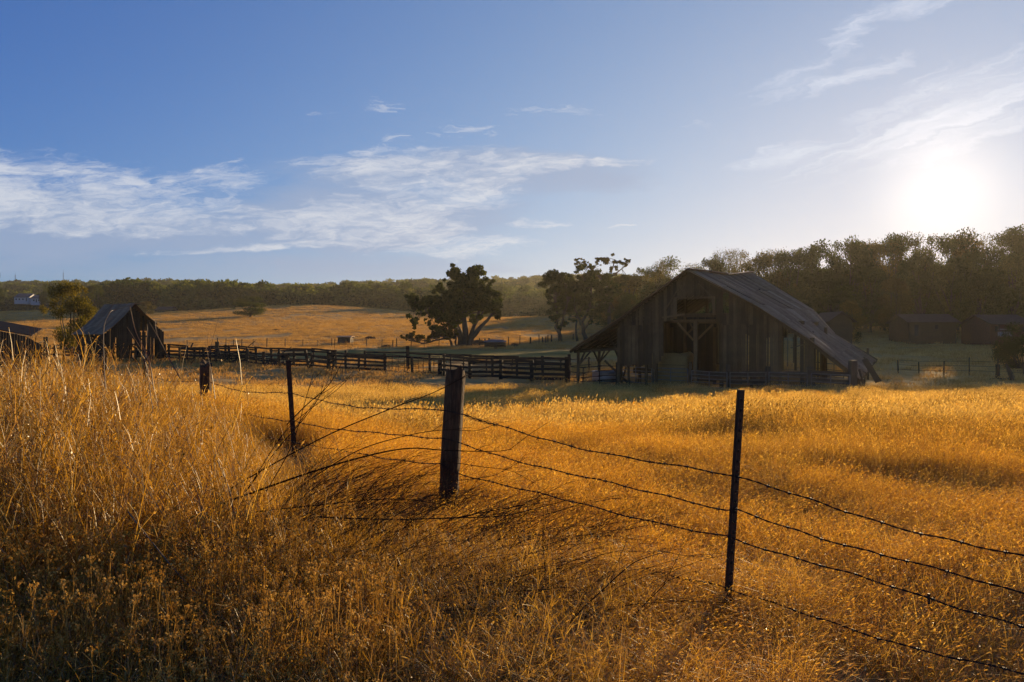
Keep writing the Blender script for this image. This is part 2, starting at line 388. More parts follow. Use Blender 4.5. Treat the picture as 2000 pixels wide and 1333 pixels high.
# ------------------------------------------------------------------ ground sheet
def green_amt(x, y):
    a = np.exp(-((y-88)/17)**2)*np.clip((x+34)/10, 0, 1)*np.clip((30-x)/14, 0, 1)
    b = .35*np.exp(-((y-60)/7)**2)*np.exp(-((x-33)/12)**2)
    return np.clip(a+b, 0, 1)
def build_ground():
    ys = np.concatenate([np.linspace(-40, -2, 14), np.arange(-1, 16, .16), 16*1.012**np.arange(0, 390)]); ys = ys[ys < 1520]
    ss = np.linspace(-1.25, 1.25, 321)
    Yg, Sg = np.meshgrid(ys, ss, indexing='ij'); Xg = Sg*(np.maximum(Yg, -8)+22)
    Zg = gz(Xg, Yg)
    v = np.stack([Xg, Yg, Zg], -1).reshape(-1, 3); n, m_ = len(ys), len(ss)
    idx = np.arange(n*m_).reshape(n, m_); f = np.stack([idx[:-1, :-1], idx[:-1, 1:], idx[1:, 1:], idx[1:, :-1]], -1).reshape(-1, 4)
    x, y = v[:, 0], v[:, 1]
    gr = green_amt(x, y)
    lit = np.clip((5.2+.5*np.sin(x*2)-y)/1.2, 0, 1)*np.clip((.6-x)/1.5, 0, 1)
    wild = np.clip((y-24)/14, 0, 1)*np.clip((x-.45*y+3)/10, 0, 1)*np.clip((260-y)/60, 0, 1)
    wild = np.maximum(wild, np.clip((y-330)/60, 0, 1)*.9)
    me = np_mesh('ground', v, f, np.stack([gr, lit, wild], -1), MATS['dry_ground']); me.shade_smooth()
    o = bpy.data.objects.new('ground', me); link(o); o['kind'] = 'structure'
build_ground()

# ------------------------------------------------------------------ instanced vegetation (uncountable stuff)
def variants(name, meshes):
    c = bpy.data.collections.new(name)
    for i, me in enumerate(meshes):
        o = bpy.data.objects.new('%s_%02d' % (name, i), me); c.objects.link(o)
    return c
def instancer(name, pts, rz, scl, idx, coll, label, cat, tilt=None):
    n = len(pts); me = bpy.data.meshes.new(name); me.vertices.add(n); me.vertices.foreach_set('co', np.asarray(pts, np.float32).ravel())
    r = np.zeros((n, 3), np.float32); r[:, 2] = rz
    if tilt is not None: r[:, 0] = tilt
    me.attributes.new('rot', 'FLOAT_VECTOR', 'POINT').data.foreach_set('vector', r.ravel())
    s = np.asarray(scl, np.float32); s = np.repeat(s[:, None], 3, 1) if s.ndim == 1 else s
    me.attributes.new('scl', 'FLOAT_VECTOR', 'POINT').data.foreach_set('vector', s.ravel())
    me.attributes.new('idx', 'INT', 'POINT').data.foreach_set('value', np.asarray(idx, np.int32))
    ob = bpy.data.objects.new(name, me); link(ob); tag(ob, label, cat, kind='stuff')
    ng = bpy.data.node_groups.new(name, 'GeometryNodeTree')
    ng.interface.new_socket('Geometry', in_out='INPUT', socket_type='NodeSocketGeometry')
    ng.interface.new_socket('Geometry', in_out='OUTPUT', socket_type='NodeSocketGeometry')
    t = NT(ng); gi = t.node('NodeGroupInput'); go = t.node('NodeGroupOutput')
    ci = t.node('GeometryNodeCollectionInfo', {'Separate Children': True, 'Reset Children': True}, transform_space='ORIGINAL'); ci.inputs[0].default_value = coll
    def na(nm, dt): return t.node('GeometryNodeInputNamedAttribute', {'Name': nm}, data_type=dt).outputs[0]
    er = t.node('FunctionNodeEulerToRotation', {0: na('rot', 'FLOAT_VECTOR')}).outputs[0]
    ip = t.node('GeometryNodeInstanceOnPoints', {'Points': gi.outputs[0], 'Instance': ci.outputs[0], 'Pick Instance': True,
                'Instance Index': na('idx', 'INT'), 'Rotation': er, 'Scale': na('scl', 'FLOAT_VECTOR')})
    t.l.new(ip.outputs[0], go.inputs[0])
    md = ob.modifiers.new('scatter', 'NODES'); md.node_group = ng
    return ob

def strips(p0, az, lean, h, w, k=4, curl=2.0, face=None, r=rng, col=None, taper=1.0):
    """many thin blades: returns verts, quads, tints"""
    n = len(h); t = np.linspace(0, 1, k)[None, :]
    d = np.stack([np.cos(az), np.sin(az)], -1)
    off = (lean[:, None]*t**curl)
    x = p0[:, 0:1]+d[:, 0:1]*off; y = p0[:, 1:2]+d[:, 1:2]*off; z = p0[:, 2:3]+h[:, None]*t-.35*np.abs(lean[:, None])*t**4
    c = np.stack([x, y, z], -1)
    fa = r.uniform(0, PI, n) if face is None else face
    sd = np.stack([np.cos(fa), np.sin(fa), np.zeros(n)], -1)[:, None, :]
    ww = (w[:, None]*(1-taper*.85*t))[:, :, None]/2
    v = np.stack([c-sd*ww, c+sd*ww], 2).reshape(-1, 3)
    b = (np.arange(n)*2*k)[:, None, None]; j = (np.arange(k-1)*2)[None, :, None]
    f = (b+j+np.array([0, 1, 3, 2])[None, None, :]).reshape(-1, 4)
    cc = np.repeat(r.uniform(0, 1, n) if col is None else col, 2*k)
    tip = c[:, -1]; tdir = c[:, -1]-c[:, -2]; tdir /= np.linalg.norm(tdir, axis=1, keepdims=True)+1e-9
    return (v, f, cc), tip, tdir
def heads(tip, tdir, ln, w, r=rng, col=None, droop=.3):
    """seed heads: two crossed spindle-shaped quads along the tip direction"""
    n = len(tip); d = tdir+np.array([0, 0, -droop]); d /= np.linalg.norm(d, axis=1, keepdims=True)+1e-9
    a = np.cross(d, r.normal(size=(n, 3))); a /= np.linalg.norm(a, axis=1, keepdims=True)+1e-9; b = np.cross(d, a)
    V = []; Fc = []
    for q, s in enumerate((a, b)):
        V.append(np.stack([tip, tip+d*ln[:, None]*.45+s*w[:, None]/2, tip+d*ln[:, None], tip+d*ln[:, None]*.45-s*w[:, None]/2], 1).reshape(-1, 3))
        Fc.append(np.arange(4*n).reshape(n, 4)+q*4*n)
    c = np.repeat(r.uniform(.5, 1, n) if col is None else col, 4)
    return np.concatenate(V), np.concatenate(Fc), np.concatenate([c, c])
def join(parts):
    V = []; Fc = []; C = []; o = 0
    for v, f, c in parts: V.append(v); Fc.append(f+o); C.append(c); o += len(v)
    return np.concatenate(V), np.concatenate(Fc), np.concatenate(C)
def grass_clump(seed, n, rad, h0, h1, w, lean=.18, head=(.03, .007), wind=(.10, 0), hc=.65, matn='field_grass', k=4, nm='grass_clump'):
    r = np.random.default_rng(seed)
    q = r.uniform(0, 1, n)**.5*rad; a = r.uniform(0, 2*PI, n)
    p0 = np.stack([q*np.cos(a), q*np.sin(a), np.full(n, -.04)], -1); h = r.uniform(h0, h1, n); az = r.uniform(0, 2*PI, n)
    col = r.uniform(0, .9, n)
    L = r.uniform(.2, 1, n)*lean*1.6
    (S, tip, td) = strips(p0, az, L, h, r.uniform(.6, 1.2, n)*w, k, 2.0, None, r, col)
    parts = [S]
    if head[0]:
        s = r.uniform(0, 1, n) < hc; m_ = s.sum()
        parts.append(heads(tip[s], td[s], r.uniform(.6, 1.3, m_)*head[0], r.uniform(.7, 1.2, m_)*head[1], r, np.clip(col[s]+.25, 0, 1)))
    v, f, c = join(parts)
    v[:, 0] += wind[0]*np.clip(v[:, 2]/h1, 0, 1)**2; v[:, 1] += wind[1]*np.clip(v[:, 2]/h1, 0, 1)**2
    return np_mesh(nm, v, f, c, MATS[matn])

def vnoise(x, y, sc, seed=0):
    """smooth value noise 0..1 on arrays"""
    x = np.asarray(x)/sc+seed*13.7; y = np.asarray(y)/sc+seed*7.1
    xi = np.floor(x).astype(int); yi = np.floor(y).astype(int); fx = x-xi; fy = y-yi; fx = fx*fx*(3-2*fx); fy = fy*fy*(3-2*fy)
    def hsh(a, b): v = np.sin(a*127.1+b*311.7+seed*74.7)*43758.5453; return v-np.floor(v)
    return (hsh(xi, yi)*(1-fx)+hsh(xi+1, yi)*fx)*(1-fy)+(hsh(xi, yi+1)*(1-fx)+hsh(xi+1, yi+1)*fx)*fy
def wedge(n, y0, y1, s=.80, x_off=3.2, r=rng):
    """points spread evenly over the ground the camera can see between two depths"""
    y = np.sqrt(r.uniform(y0*y0, y1*y1, n)); x = r.uniform(-1, 1, n)*(s*y+x_off)
    return x, y
def on_ground(x, y): return np.stack([x, y, gz(x, y)], -1)

# ------------------------------------------------------------------ the big barn
def build_barn():
    O = Vector((9.64, 39.1, 0)); U = Vector((.84, -.543, 0)); V = Vector((.543, .84, 0)); Z0 = -2.87
    rz = math.atan2(U.y, U.x)
    L = 12.65
    root = empty('barn', (O.x, O.y, Z0), rz, 'big weathered wooden barn with a rusty metal roof sagging to the right', 'barn')
    def A(px, py, b=0.0):
        """facade coordinates of a pixel: a along the gable, c up"""
        k = (px-1000)/F; ox = O.x+V.x*b; oy = O.y+V.y*b
        a = (k*oy-ox)/(U.x-k*U.y); Y = oy+U.y*a
        return a, (H0-py)/F*Y-Z0
    gl = lambda a, b: g(O.x+U.x*a+V.x*b, O.y+U.y*a+V.y*b)-Z0
    fr = [(-7.18, 2.08), (-4.17, 3.86), (0, 6.58), (3.66, 4.52), (6.15, 2.78), (8.5, .82)]
    bk = [(-7.0, 2.7), (-4.3, 4.55), (0, 7.38), (4.1, 4.67), (5.4, 3.1), (7.9, 1.5)]
    def prof(s, t):
        """roof surface point: s 0..5 along the profile, t 0..1 front to back"""
        i = min(int(s), 4); f = s-i
        a = (fr[i][0]*(1-f)+fr[i+1][0]*f)*(1-t)+(bk[i][0]*(1-f)+bk[i+1][0]*f)*t
        c = (fr[i][1]*(1-f)+fr[i+1][1]*f)*(1-t)+(bk[i][1]*(1-f)+bk[i+1][1]*f)*t
        c += -.20*math.sin(PI*t)*max(0, 1-abs(s-2)/1.5) - .03*math.sin(t*9+s)
        return a, c
    def roof_c(a, tab=fr):
        for (a0, c0), (a1, c1) in zip(tab, tab[1:]):
            if a0 <= a <= a1: return c0+(c1-c0)*(a-a0)/(a1-a0)
        return tab[0][1] if a < tab[0][0] else tab[-1][1]
    # corrugated sheets: strips running down the slope, each a little off its neighbours
    def slope(name, s0, s1, matn, rows, skip=()):
        nsheet = 19; V_ = []; F_ = []; C_ = []
        for r_i in range(rows):
            sa = s0+(s1-s0)*r_i/rows; sb = s0+(s1-s0)*(r_i+1)/rows
            for k in range(nsheet):
                if (r_i, k) in skip: continue
                rr = random.Random(k*13+r_i*101+int(s0*7)); t0, t1 = k/nsheet-.004, (k+1)/nsheet+.006
                lift = .006*(k % 2)+.008*r_i+rr.uniform(0, .010)+(rr.uniform(.02, .05) if rr.random() < .08 else 0); tint = rr.uniform(0, .75)+(.25 if rr.random() < .12 else 0)
                over = rr.uniform(-.03, .03)
                nu, nv = 15, 5; o = len(V_)
                for j in range(nv):
                    for i in range(nu):
                        t = t0+(t1-t0)*i/(nu-1); sgn = 1 if s1 > s0 else -1
                        s = sa+(sb-sa)*(j/(nv-1))*(1.0)+(over if j == nv-1 else (-.02*sgn if j == 0 and r_i else 0))
                        s = min(max(s, 0), 4.9999)
                        a, c = prof(s, min(max(t, -.02), 1.02))
                        c += lift+.016*math.cos(i*PI)+.008*math.sin(t*23+s*2)
                        if j == nv-1 and r_i == rows-1: c -= rr.uniform(0, .05)
                        V_.append((a, t*L-.35*(1-t)+.25*t, c)); C_.append(tint)
                for j in range(nv-1):
                    for i in range(nu-1):
                        q = o+j*nu+i; F_.append((q, q+1, q+nu+1, q+nu))
        me = bpy.data.meshes.new(name); me.from_pydata(V_, [], F_)
        at = me.color_attributes.new('Col', 'FLOAT_COLOR', 'POINT'); at.data.foreach_set('color', np.repeat(np.array(C_, np.float32)[:, None], 4, 1).ravel())
        me.materials.append(MATS[matn]); ob = bpy.data.objects.new(name, me); link(ob, root)
        so = ob.modifiers.new('thickness', 'SOLIDIFY'); so.thickness = .012
        return ob
    r1 = slope('roof', 2.0, 5.0, 'rusty_roof', 6, skip={(5, 18), (5, 17), (4, 18)})
    slope('roof', 2.0, 0.0, 'rusty_roof', 4)
    # bright replacement sheets on the right slope
    m = MB()
    def sheetstrip(t, s_a, s_b, w, lift=.09):
        n = 8
        for i in range(n):
            sA = s_a+(s_b-s_a)*i/n; sB = s_a+(s_b-s_a)*(i+1)/n
            a0, c0 = prof(sA, t); a1, c1 = prof(sB, t); y = t*L-.35*(1-t)+.25*t
            dy = (i-n/2)*.035
            m.beam((a0, y+dy, c0+.055+rnd.uniform(0, .03)), (a1, y+dy+.03, c1+.055+rnd.uniform(0, .03)), w*rnd.uniform(.6, 1), .004, rnd.uniform(-.06, .06))
    for ar in ((.055, 3.9, 5.05, .30), (.20, 3.75, 4.75, .26, .1), (.23, 2.02, 2.95, .10, .10), (.27, 4.6, 5.0, .40, .08)):
        m = MB(); sheetstrip(*ar); m.build('loose_sheet', MATS['bright_sheet'], root)
    # ridge cap
    m = MB(); pts = []
    for i in range(15):
        a, c = prof(2.0, i/14); pts.append((a, i/14*L-.35*(1-i/14)+.25*i/14, c+.07+rnd.uniform(-.015, .03)))
    for p, q in zip(pts, pts[1:]): m.beam(p, q, .36, .035)
    m.build('ridge_cap', MATS['rusty_roof'], root)
    # rake boards and rafters
    m = MB()
    for tab, y in ((fr, -.28), (bk, L+.1)):
        for (a0, c0), (a1, c1) in zip(tab, tab[1:]): m.beam((a0, y, c0-.06), (a1, y, c1-.06), .05, .16, 0, .5, .01, 4)
    for t in np.linspace(.03, .97, 14):
        for s in range(5):
            a0, c0 = prof(s, t); a1, c1 = prof(s+.999, t); m.beam((a0, t*L, c0-.10), (a1, t*L, c1-.10), .05, .13, 0, .4)
    for s in np.arange(.15, 4.9, .33):
        a0, c0 = prof(s, 0); a1, c1 = prof(s, 1); am, cm = prof(s, .5)
        m.beam((a0, -.3, c0-.03), (am, L/2, cm-.03), .12, .025, 0, .4); m.beam((am, L/2, cm-.03), (a1, L+.2, c1-.03), .12, .025, 0, .4)
    m.build('rafters', MATS['barn_wood'], root)
    # front gable boards
    front = MB()
    def board(m_, a0, a1, c0, c1, y=0.0, th=.025):
        lean = rnd.uniform(-.02, .02); col = rnd.uniform(0, 1)
        y += rnd.uniform(-.012, .012)
        if c0 < 3.3 and c1 > 3.95 and y < 1:
            seam = 3.62+rnd.uniform(-.04, .04)
            m_.prism([(a0, y-.03, seam-.05), (a1, y-.03, seam-.05+rnd.uniform(-.03, .03)), (a1+lean, y-.03, c1), (a0+lean, y-.03, c1)], (0, th, 0), rnd.uniform(0, 1)); c1 = seam
        vs = [(a0, y, c0), (a1, y, c0+rnd.uniform(-.02, .02)), (a1+lean, y, c1+rnd.uniform(-.01, .01)), (a0+lean, y, c1)]
        m_.prism(vs, (0, th, 0), col)
    door_l, _ = A(1284, 640); door_r, _ = A(1407, 640); _, beam_c = A(1350, 626)
    ul, _ = A(1320, 600); ur, uc0 = A(1396, 616); _, uc1 = A(1345, 580)
    sl0, sc0 = A(1415, 613); sl1, sc1 = A(1423, 568)
    a = -4.17; k = 0
    while a < 6.45:
        w = rnd.choice([.14, .17, .19, .22, .25]); a1 = min(a+w, 6.45); mid_ = (a+a1)/2
        px = 1000+F*(O.x+U.x*mid_)/(O.y+U.y*mid_); top = min(roof_c(a), roof_c(a1))-.05
        gap = .008
        if 1208 <= px < 1284:
            bot = 1.30+.28*max(0, (px-1255)/25)*rnd.uniform(-1, 1)+rnd.uniform(-.06, .06); gap = .012 if rnd.random() < .8 else .035
            board(front, a, a1-gap, bot, top)
        elif px < 1408:
            # above the doorway, leaving the loft opening
            if 1317 < px < 1397:
                board(front, a, a1-gap, uc1+.0+.08*((px-1317)/80), top)
                if px < 1322: board(front, a, a1-gap, beam_c+.1, top)
            else: board(front, a, a1-gap, beam_c-.05+rnd.uniform(0, .08), top)
            if px < 1294: board(front, a, a1-gap, 1.5+rnd.uniform(0, .5), beam_c)
        elif 1412.5 < px < 1425.5:
            board(front, a, a1-gap, .5, sc0); board(front, a, a1-gap, sc1, top)
        elif px < 1526:
            gap = rnd.choice([.008, .012, .03, .05, .07]) if px > 1440 else .01
            bot = rnd.uniform(.45, .9) if px < 1455 else rnd.uniform(.15, .95)
            if rnd.random() < .08 and px > 1440: bot = 1.6
            board(front, a, a1-gap, bot, top)
        elif px < 1560:
            if k % 2 == 0: board(front, a+.04, a1-.06, rnd.uniform(.8, 1.6), top-rnd.uniform(0, .4))
        else:
            board(front, a, a1-.012, rnd.uniform(.1, .3), top-.02)
        a = a1; k += 1
    # horizontal boards bits across the loft opening
    def pbeam(m_, p, q, w, h, y=-.05, col=.7):
        m_ = MB(); a0, c0 = A(*p); a1, c1 = A(*q); m_.beam((a0, y, c0), (a1, y, c1), h, w, 0, col, .004, 3, up=(0, 1, 0)); m_.build('brace', MATS['barn_wood'], root)
    front.build('front_wall', MATS['barn_wood'], root)
    m = MB()
    pbeam(m, (1316, 627), (1399, 626), .14, .10, -.10); pbeam(m, (1324, 583), (1397, 581), .06, .10, -.05, .9); pbeam(m, (1294, 621), (1338, 614), .05, .09, -.06, .95)
    pbeam(m, (1300, 607), (1325, 565), .05, .08, -.05, .8); pbeam(m, (1363, 555), (1396, 585), .05, .08, -.05, .5); pbeam(m, (1393, 581), (1396, 616), .06, .16, -.05, .8)
    pbeam(m, (1324, 631), (1355, 665), .06, .10, -.08, .9); pbeam(m, (1393, 634), (1364, 663), .06, .10, -.08, .7); pbeam(m, (1325, 616), (1397, 616), .1, .2, .1, .3)
    pbeam(m, (1340, 628), (1356, 660), .05, .08, .5, .3); pbeam(m, (1545, 680), (1590, 668), .04, .06, -.06, .9)
    def post(px, top_py, w=.16, b=0.0, col=.6, matn='barn_wood', dc=0):
        a, c = A(px, top_py, b); mm = MB(); mm.beam((a, b, gl(a, b)-.2), (a+rnd.uniform(-.02, .02), b, c), w, w*.9, 0, col, .006, 5); return mm.build('post', MATS[matn], root)
    post(1359, 628, .18, -.1, .9); post(1209, 640, .17); post(1282, 640, .15, .15, .4); post(1409, 630, .17, .06, .4); post(1586, 660, .2, 0, .7)
    post(1468, 640, .15, .12, .3); post(1524, 640, .15, .12, .3); post(1312, 640, .15, 4.0, .3); post(1395, 640, .15, 4.0, .3); post(1440, 640, .15, 4.0, .3)
    for px in (1228, 1262): post(px, 712, .12, .1, .4)
    # lean-to on the left: posts, knee braces, girts
    eave = lambda t: prof(.05, t)
    mm = MB()
    for i, t in enumerate((.02, .24, .47, .70, .95)):
        a, c = eave(t); a += .12; y = t*L
        q = MB(); q.beam((a, y, gl(a, y)-.2), (a, y, c-.12), .14, .14, 0, .5, .006, 5); q.build('post', MATS['barn_wood'], root)
        if i < 4: mm.beam((a, y+.05, c-1.0), (a, y+.85, c-.18), .08, .08, 0, .5)
        if i > 0: mm.beam((a, y-.05, c-1.0), (a, y-.85, c-.18), .08, .08, 0, .5)
        q = MB(); a2 = -4.17; q.beam((a2, y+.1, gl(a2, y)-.2), (a2, y+.1, roof_c(a2)+.5*t), .15, .15, 0, .5); q.build('post', MATS['barn_wood'], root)
        mm.beam((a+.05, y, c-.95), (a+.85, y, c-.10), .08, .08, 0, .5); mm.beam((a2-.05, y, 2.0), (a2-.9, y, 3.1), .08, .08, 0, .5)
        mm.beam((a, y+.07, c-.14), (a2, y+.07, c+.05), .06, .14, 0, .5)
    a0, c0 = eave(0); a1, c1 = eave(1); mm.beam((a0+.12, -.2, c0-.12), (a1+.12, L, c1-.12), .10, .16, 0, .4)
    for c in (.95, 1.35, 1.75): mm.beam((-6.9, L-.1, c+.5), (-4.2, L-.1, c+.5), .04, .14, 0, .5)
    mm.beam((-4.1, .2, .1), (-4.5, 2.2, 1.6), .08, .10, 0, .6); mm.beam((-5.6, 1.2, 1.5), (-4.2, 1.4, .2), .09, .12, 0, .6)
    mm.build('lean_to_frame', MATS['barn_wood'], root)
    # side wall left, back wall, inner framing
    m = MB(); y = .2
    while y < L:
        w = rnd.uniform(.16, .26); t = y/L
        vs = [(-4.17, y, 1.2+rnd.uniform(-.1, .1)), (-4.17, y+w-.012, 1.2+rnd.uniform(-.1, .1)), (-4.2, y+w-.012, 3.75+.65*t), (-4.2, y, 3.75+.65*t)]
        m.prism(vs, (.025, 0, 0), rnd.random()); y += w
    m.build('side_wall', MATS['barn_wood'], root); m = MB()
    y = .3
    while y < 3.6:
        w = rnd.uniform(.16, .26); t = y/L
        if rnd.random() < .85:
            vs = [(6.3, y, .6), (6.3, y+w-.015, .6), (6.3, y+w-.015, 2.6), (6.3, y, 2.6)]
            m.prism(vs, (.025, 0, 0), rnd.random())
        y += w
    m.build('side_wall', MATS['barn_wood'], root)
    m = MB(); a = -4.3
    while a < 5.3:
        w = rnd.uniform(.16, .26); top = roof_c(a+w/2, bk)-.1
        if a < -1.0: board(m, a, a+w-.01, .3, min(4.62, top), L)
        elif a < -.5: board(m, a, a+w-.01, .3, top, L)
        elif a < 4.3:
            board(m, a, a+w-.02, 3.0+rnd.uniform(-.2, .2) if a < 4.2 else 2.6, top, L)
            if rnd.random() < .35: board(m, a, a+w-.04, .2, 3.0, L)
        a += w
    m.build('back_wall', MATS['barn_wood'], root)
    m = MB(); a = -3.0
    while a < -.2:
        w = rnd.uniform(.16, .26); board(m, a, a+w-.006, .1, 4.3, 5.2); a += w
    m.build('doorway_shade_boards', MATS['fence_wood'], root)  # dark boards added behind the doorway, standing in for the interior shade
    m = MB()
    for y in (4.0, 8.2):
        for a in (-4.1, -1.6, 1.7, 5.6):
            c = roof_c(a)+.8*y/L-.2; m.beam((a, y, -.2), (a, y, c), .16, .16, 0, .4)
        m.beam((-4.1, y, 3.9), (5.2, y, 3.7), .12, .2, 0, .4)
        m.beam((-1.6, y, 3.0), (-.6, y, 3.9), .1, .1, 0, .4); m.beam((1.7, y, 3.0), (.7, y, 3.8), .1, .1, 0, .4)
    m.beam((-4.1, 2.0, .9), (-1.0, 2.0, .95), .05, .3, 0, .4); m.beam((-1.2, 1.4, .75), (2.2, 1.4, .75), .05, .5, 0, .5); m.beam((2.4, 1.2, 1.0), (5.6, 1.3, 1.05), .04, .16, 0, .9)
    m.build('inner_frame', MATS['barn_wood'], root)
    # right lean-to: low posts, hanging rafters at the collapsed corner
    for b, a in ((.1, 8.0), (4, 7.9), (8, 7.7), (L-.3, 7.4)):
        q = MB(); q.beam((a, b, gl(a, b)-.2), (a, b, roof_c(a)+.6*b/L-.12), .14, .14, 0, .4, .006, 3); q.build('post', MATS['barn_wood'], root)
    m = MB(); q = 1.15
    a1, c1 = A(1689, 702, 3.0); a2, c2 = A(1716, 746, 2.0); m.beam((a1, 3.0, c1), (a2, 2.0, c2), .28, .05, .5, .3, .01, 3); m.build('fallen_rafter', MATS['barn_wood'], root); m = MB()
    a1, c1 = A(1678, 722, .4); a2, c2 = A(1690, 765, .3); m.beam((a1, .4, c1), (a2, .3, c2), .1, .05, 0, .3); m.build('fallen_rafter', MATS['barn_wood'], root); m = MB()
    a1, c1 = A(1671, 720, .6); a2, c2 = A(1682, 762, .6); m.beam((a1, .6, c1), (a2, .6, c2), .1, .06, 0, .3); m.build('fallen_rafter', MATS['barn_wood'], root); m = MB()
    a1, c1 = A(1658, 735, .2); a2, c2 = A(1676, 764, .2); m.beam((a1, .2, c1), (a2, .2, c2), .08, .05, 0, .3)
    m.build('fallen_rafter', MATS['barn_wood'], root)
    W = lambda a, b, c: Vector((O.x+U.x*a+V.x*b, O.y+U.y*a+V.y*b, Z0+c))
    # hay bale in the doorway
    a0, c0 = A(1313, 720, 1.5); c0 = gl(a0, 1.5)
    hb = empty('hay_bale', W(a0, 1.5, c0), rz, 'large tan hay bale in the dark barn doorway', 'hay bale')
    m = MB(); n = 18; w_, d_, h_ = 2.15, 1.3, 1.95
    bm = bmesh.new(); bmesh.ops.create_cube(bm, size=1); bmesh.ops.bevel(bm, geom=bm.edges[:], offset=.12, segments=4, affect='EDGES', profile=.6)
    bmesh.ops.subdivide_edges(bm, edges=bm.edges[:], cuts=2, use_grid_fill=True)
    vs = []
    for v in bm.verts:
        c = v.co; k = 1+.09*mnoise.noise(c*5); s = .03*mnoise.noise(Vector((c.x*14, c.y*3, c.z*20)))
        vs.append((c.x*w_*k, c.y*d_*k+s, (c.z+.5)*h_*k+s))
    m._add(vs, [tuple(v.index for v in f.verts) for f in bm.faces]); bm.free()
    m.build('bale_body', MATS['hay'], hb)
    m = MB()
    for z in (.5, .95, 1.35): m.tube([(-1.0, -.69, z), (0, -.705, z+.01), (1.0, -.69, z)], .012, 5)
    m.build('baling_twine', MATS['wire_steel'], hb)
    # stray straw bedding
    # stock tank behind the left lean-to
    a0, c0 = A(1188, 722, 3.5); p = W(a0, 3.5, 0)
    tk = empty('stock_tank', (p.x, p.y, g(p.x, p.y)), 0, 'round grey metal water tank beside the left side of the barn', 'water tank')
    q = MB(); q.lathe((0, 0, 0), [(1.0, 0), (1.02, .3), (1.0, .58), (1.04, .62), (1.0, .66), (.96, .6), (.94, .2)], 28); q.build('tank_wall', MATS['tank_metal'], tk, True)
    q = MB(); q.lathe((0, 0, .44), [(.95, 0), (.95, .02)], 28); q.build('water_surface', MATS['window_dark'], tk)
build_barn()

# ------------------------------------------------------------------ corral fences
CORR = [(1750, 33.4), (1665, 35.0), (1107, 45.0), (602, 58.0), (320, 69.0), (100, 78.0)]
def cY(px, off=0.0):
    for (p0, y0), (p1, y1) in zip(CORR, CORR[1:]):
        if p1 <= px <= p0: return 1/( (1/y0)+((1/y1)-(1/y0))*(p0-px)/(p0-p1) )+off
    return CORR[-1][1]+off
def fence(name, label, cat, posts, rails, matp='fence_wood', pw=.17, off=0.0, group=None, rail_h=.15, jit=.05, rail_t=.05, roff=-.1):
    """posts: (px, height); rails: list of (post index from, to, height from, height to)"""
    px0 = posts[0][0]; base = G(px0, cY(px0, off))
    root = empty(name, base, 0, label, cat, group); pts = []
    for i, p_ in enumerate(posts):
        px, h = p_[:2]; w = p_[2] if len(p_) > 2 else pw; ln = p_[3] if len(p_) > 3 else rnd.uniform(-.04, .04)
        w0 = G(px, cY(px, off)); p = w0-base; pts.append(p)
        m = MB(); m.beam(p-Vector((0, 0, .25)), p+Vector((ln, 0, h)), w, w*.9, rnd.uniform(-.2, .2), rnd.random(), .008, 5); m.build('post', MATS[matp], root)
    for i, j, h0, h1 in rails:
        m = MB(); a = pts[i]+Vector((-.12, roff, h0+rnd.uniform(-jit, jit)*.5)); b = pts[j]+Vector((.12, roff, h1+rnd.uniform(-jit, jit)*.5))
        m.beam(a, b, rail_t, rail_h*rnd.uniform(.85, 1.15), 0, rnd.random(), .012, 4); m.build('rail', MATS[matp], root)
    return root
def rr_(n, hs, miss=0.0): return [(i, i+1, h, h+rnd.uniform(-.05, .05)) for i in range(n-1) for h in hs if rnd.random() >= miss]
def gate(label, px0, px1, off, h, npipe=6, nstile=1, group=None, z0=.25, matn='pipe_metal'):
    a = G(px0, cY(px0, off)); b = G(px1, cY(px1, off)); d = b-a
    root = empty('pipe_gate', a, 0, label, 'gate', group); m = MB(); r = .026
    for k in range(npipe):
        z = z0+(h-z0)*(k/(npipe-1))**.9; m2 = MB(); m2.tube([(0, 0, z), d*.5+Vector((0, 0, z-.01)), d+Vector((0, 0, z))], r*.8 if 0 < k < npipe-1 else r, 6); m2.build('rail', MATS[matn], root, True)
    m.tube([(0, 0, z0-.02), (0, 0, h+.02)], r, 6); m.build('end_tube', MATS[matn], root, True); m = MB(); m.tube([d+Vector((0, 0, z0-.02)), d+Vector((0, 0, h+.02))], r, 6)
    m.build('end_tube', MATS[matn], root, True)
    for k in range(nstile): m = MB(); f = (k+1)/(nstile+1); m.tube([d*f+Vector((0, -.03, z0)), d*f+Vector((0, -.03, h))], r*.8, 6); m.build('stile', MATS[matn], root, True)
    return root

fence('board_corral_fence', 'dark board corral fence running from the small barn to the leaning grey post', 'fence',
      [(322, 1.5), (352, 1.3), (380, 1.4), (398, 1.2), (423, 1.95, .26), (447, 1.7), (483, 1.35, .22), (515, 1.3, .24), (545, 1.5), (562, 1.2), (605, 1.45, .22, -.35)],
      rr_(11, (.25, .55, .85, 1.15), .12))
fence('board_corral_fence', 'second row of dark boards behind the fence nearest the small barn', 'fence',
      [(330, 1.5), (366, 1.6), (410, 1.5), (440, 1.6), (466, 1.5), (500, 1.4), (530, 1.5), (575, 1.5), (612, 1.5), (655, 1.5)],
      rr_(10, (.5, .9, 1.25, 1.45), .12), off=3.2)
fence('board_corral_fence', 'sagging low boards closing the gap right of the leaning grey post', 'fence', [(609, 1.2), (641, 1.35, .2)], [(0, 1, .25, .2), (0, 1, .62, .5), (0, 1, 1.0, .85)])
fence('board_corral_fence', 'short low dark board fence left of the five rail section', 'fence',
      [(643, 1.45, .2), (652, 1.2), (701, 1.3), (752, 1.45, .2)], rr_(4, (.2, .5, .8, 1.1, 1.28)))
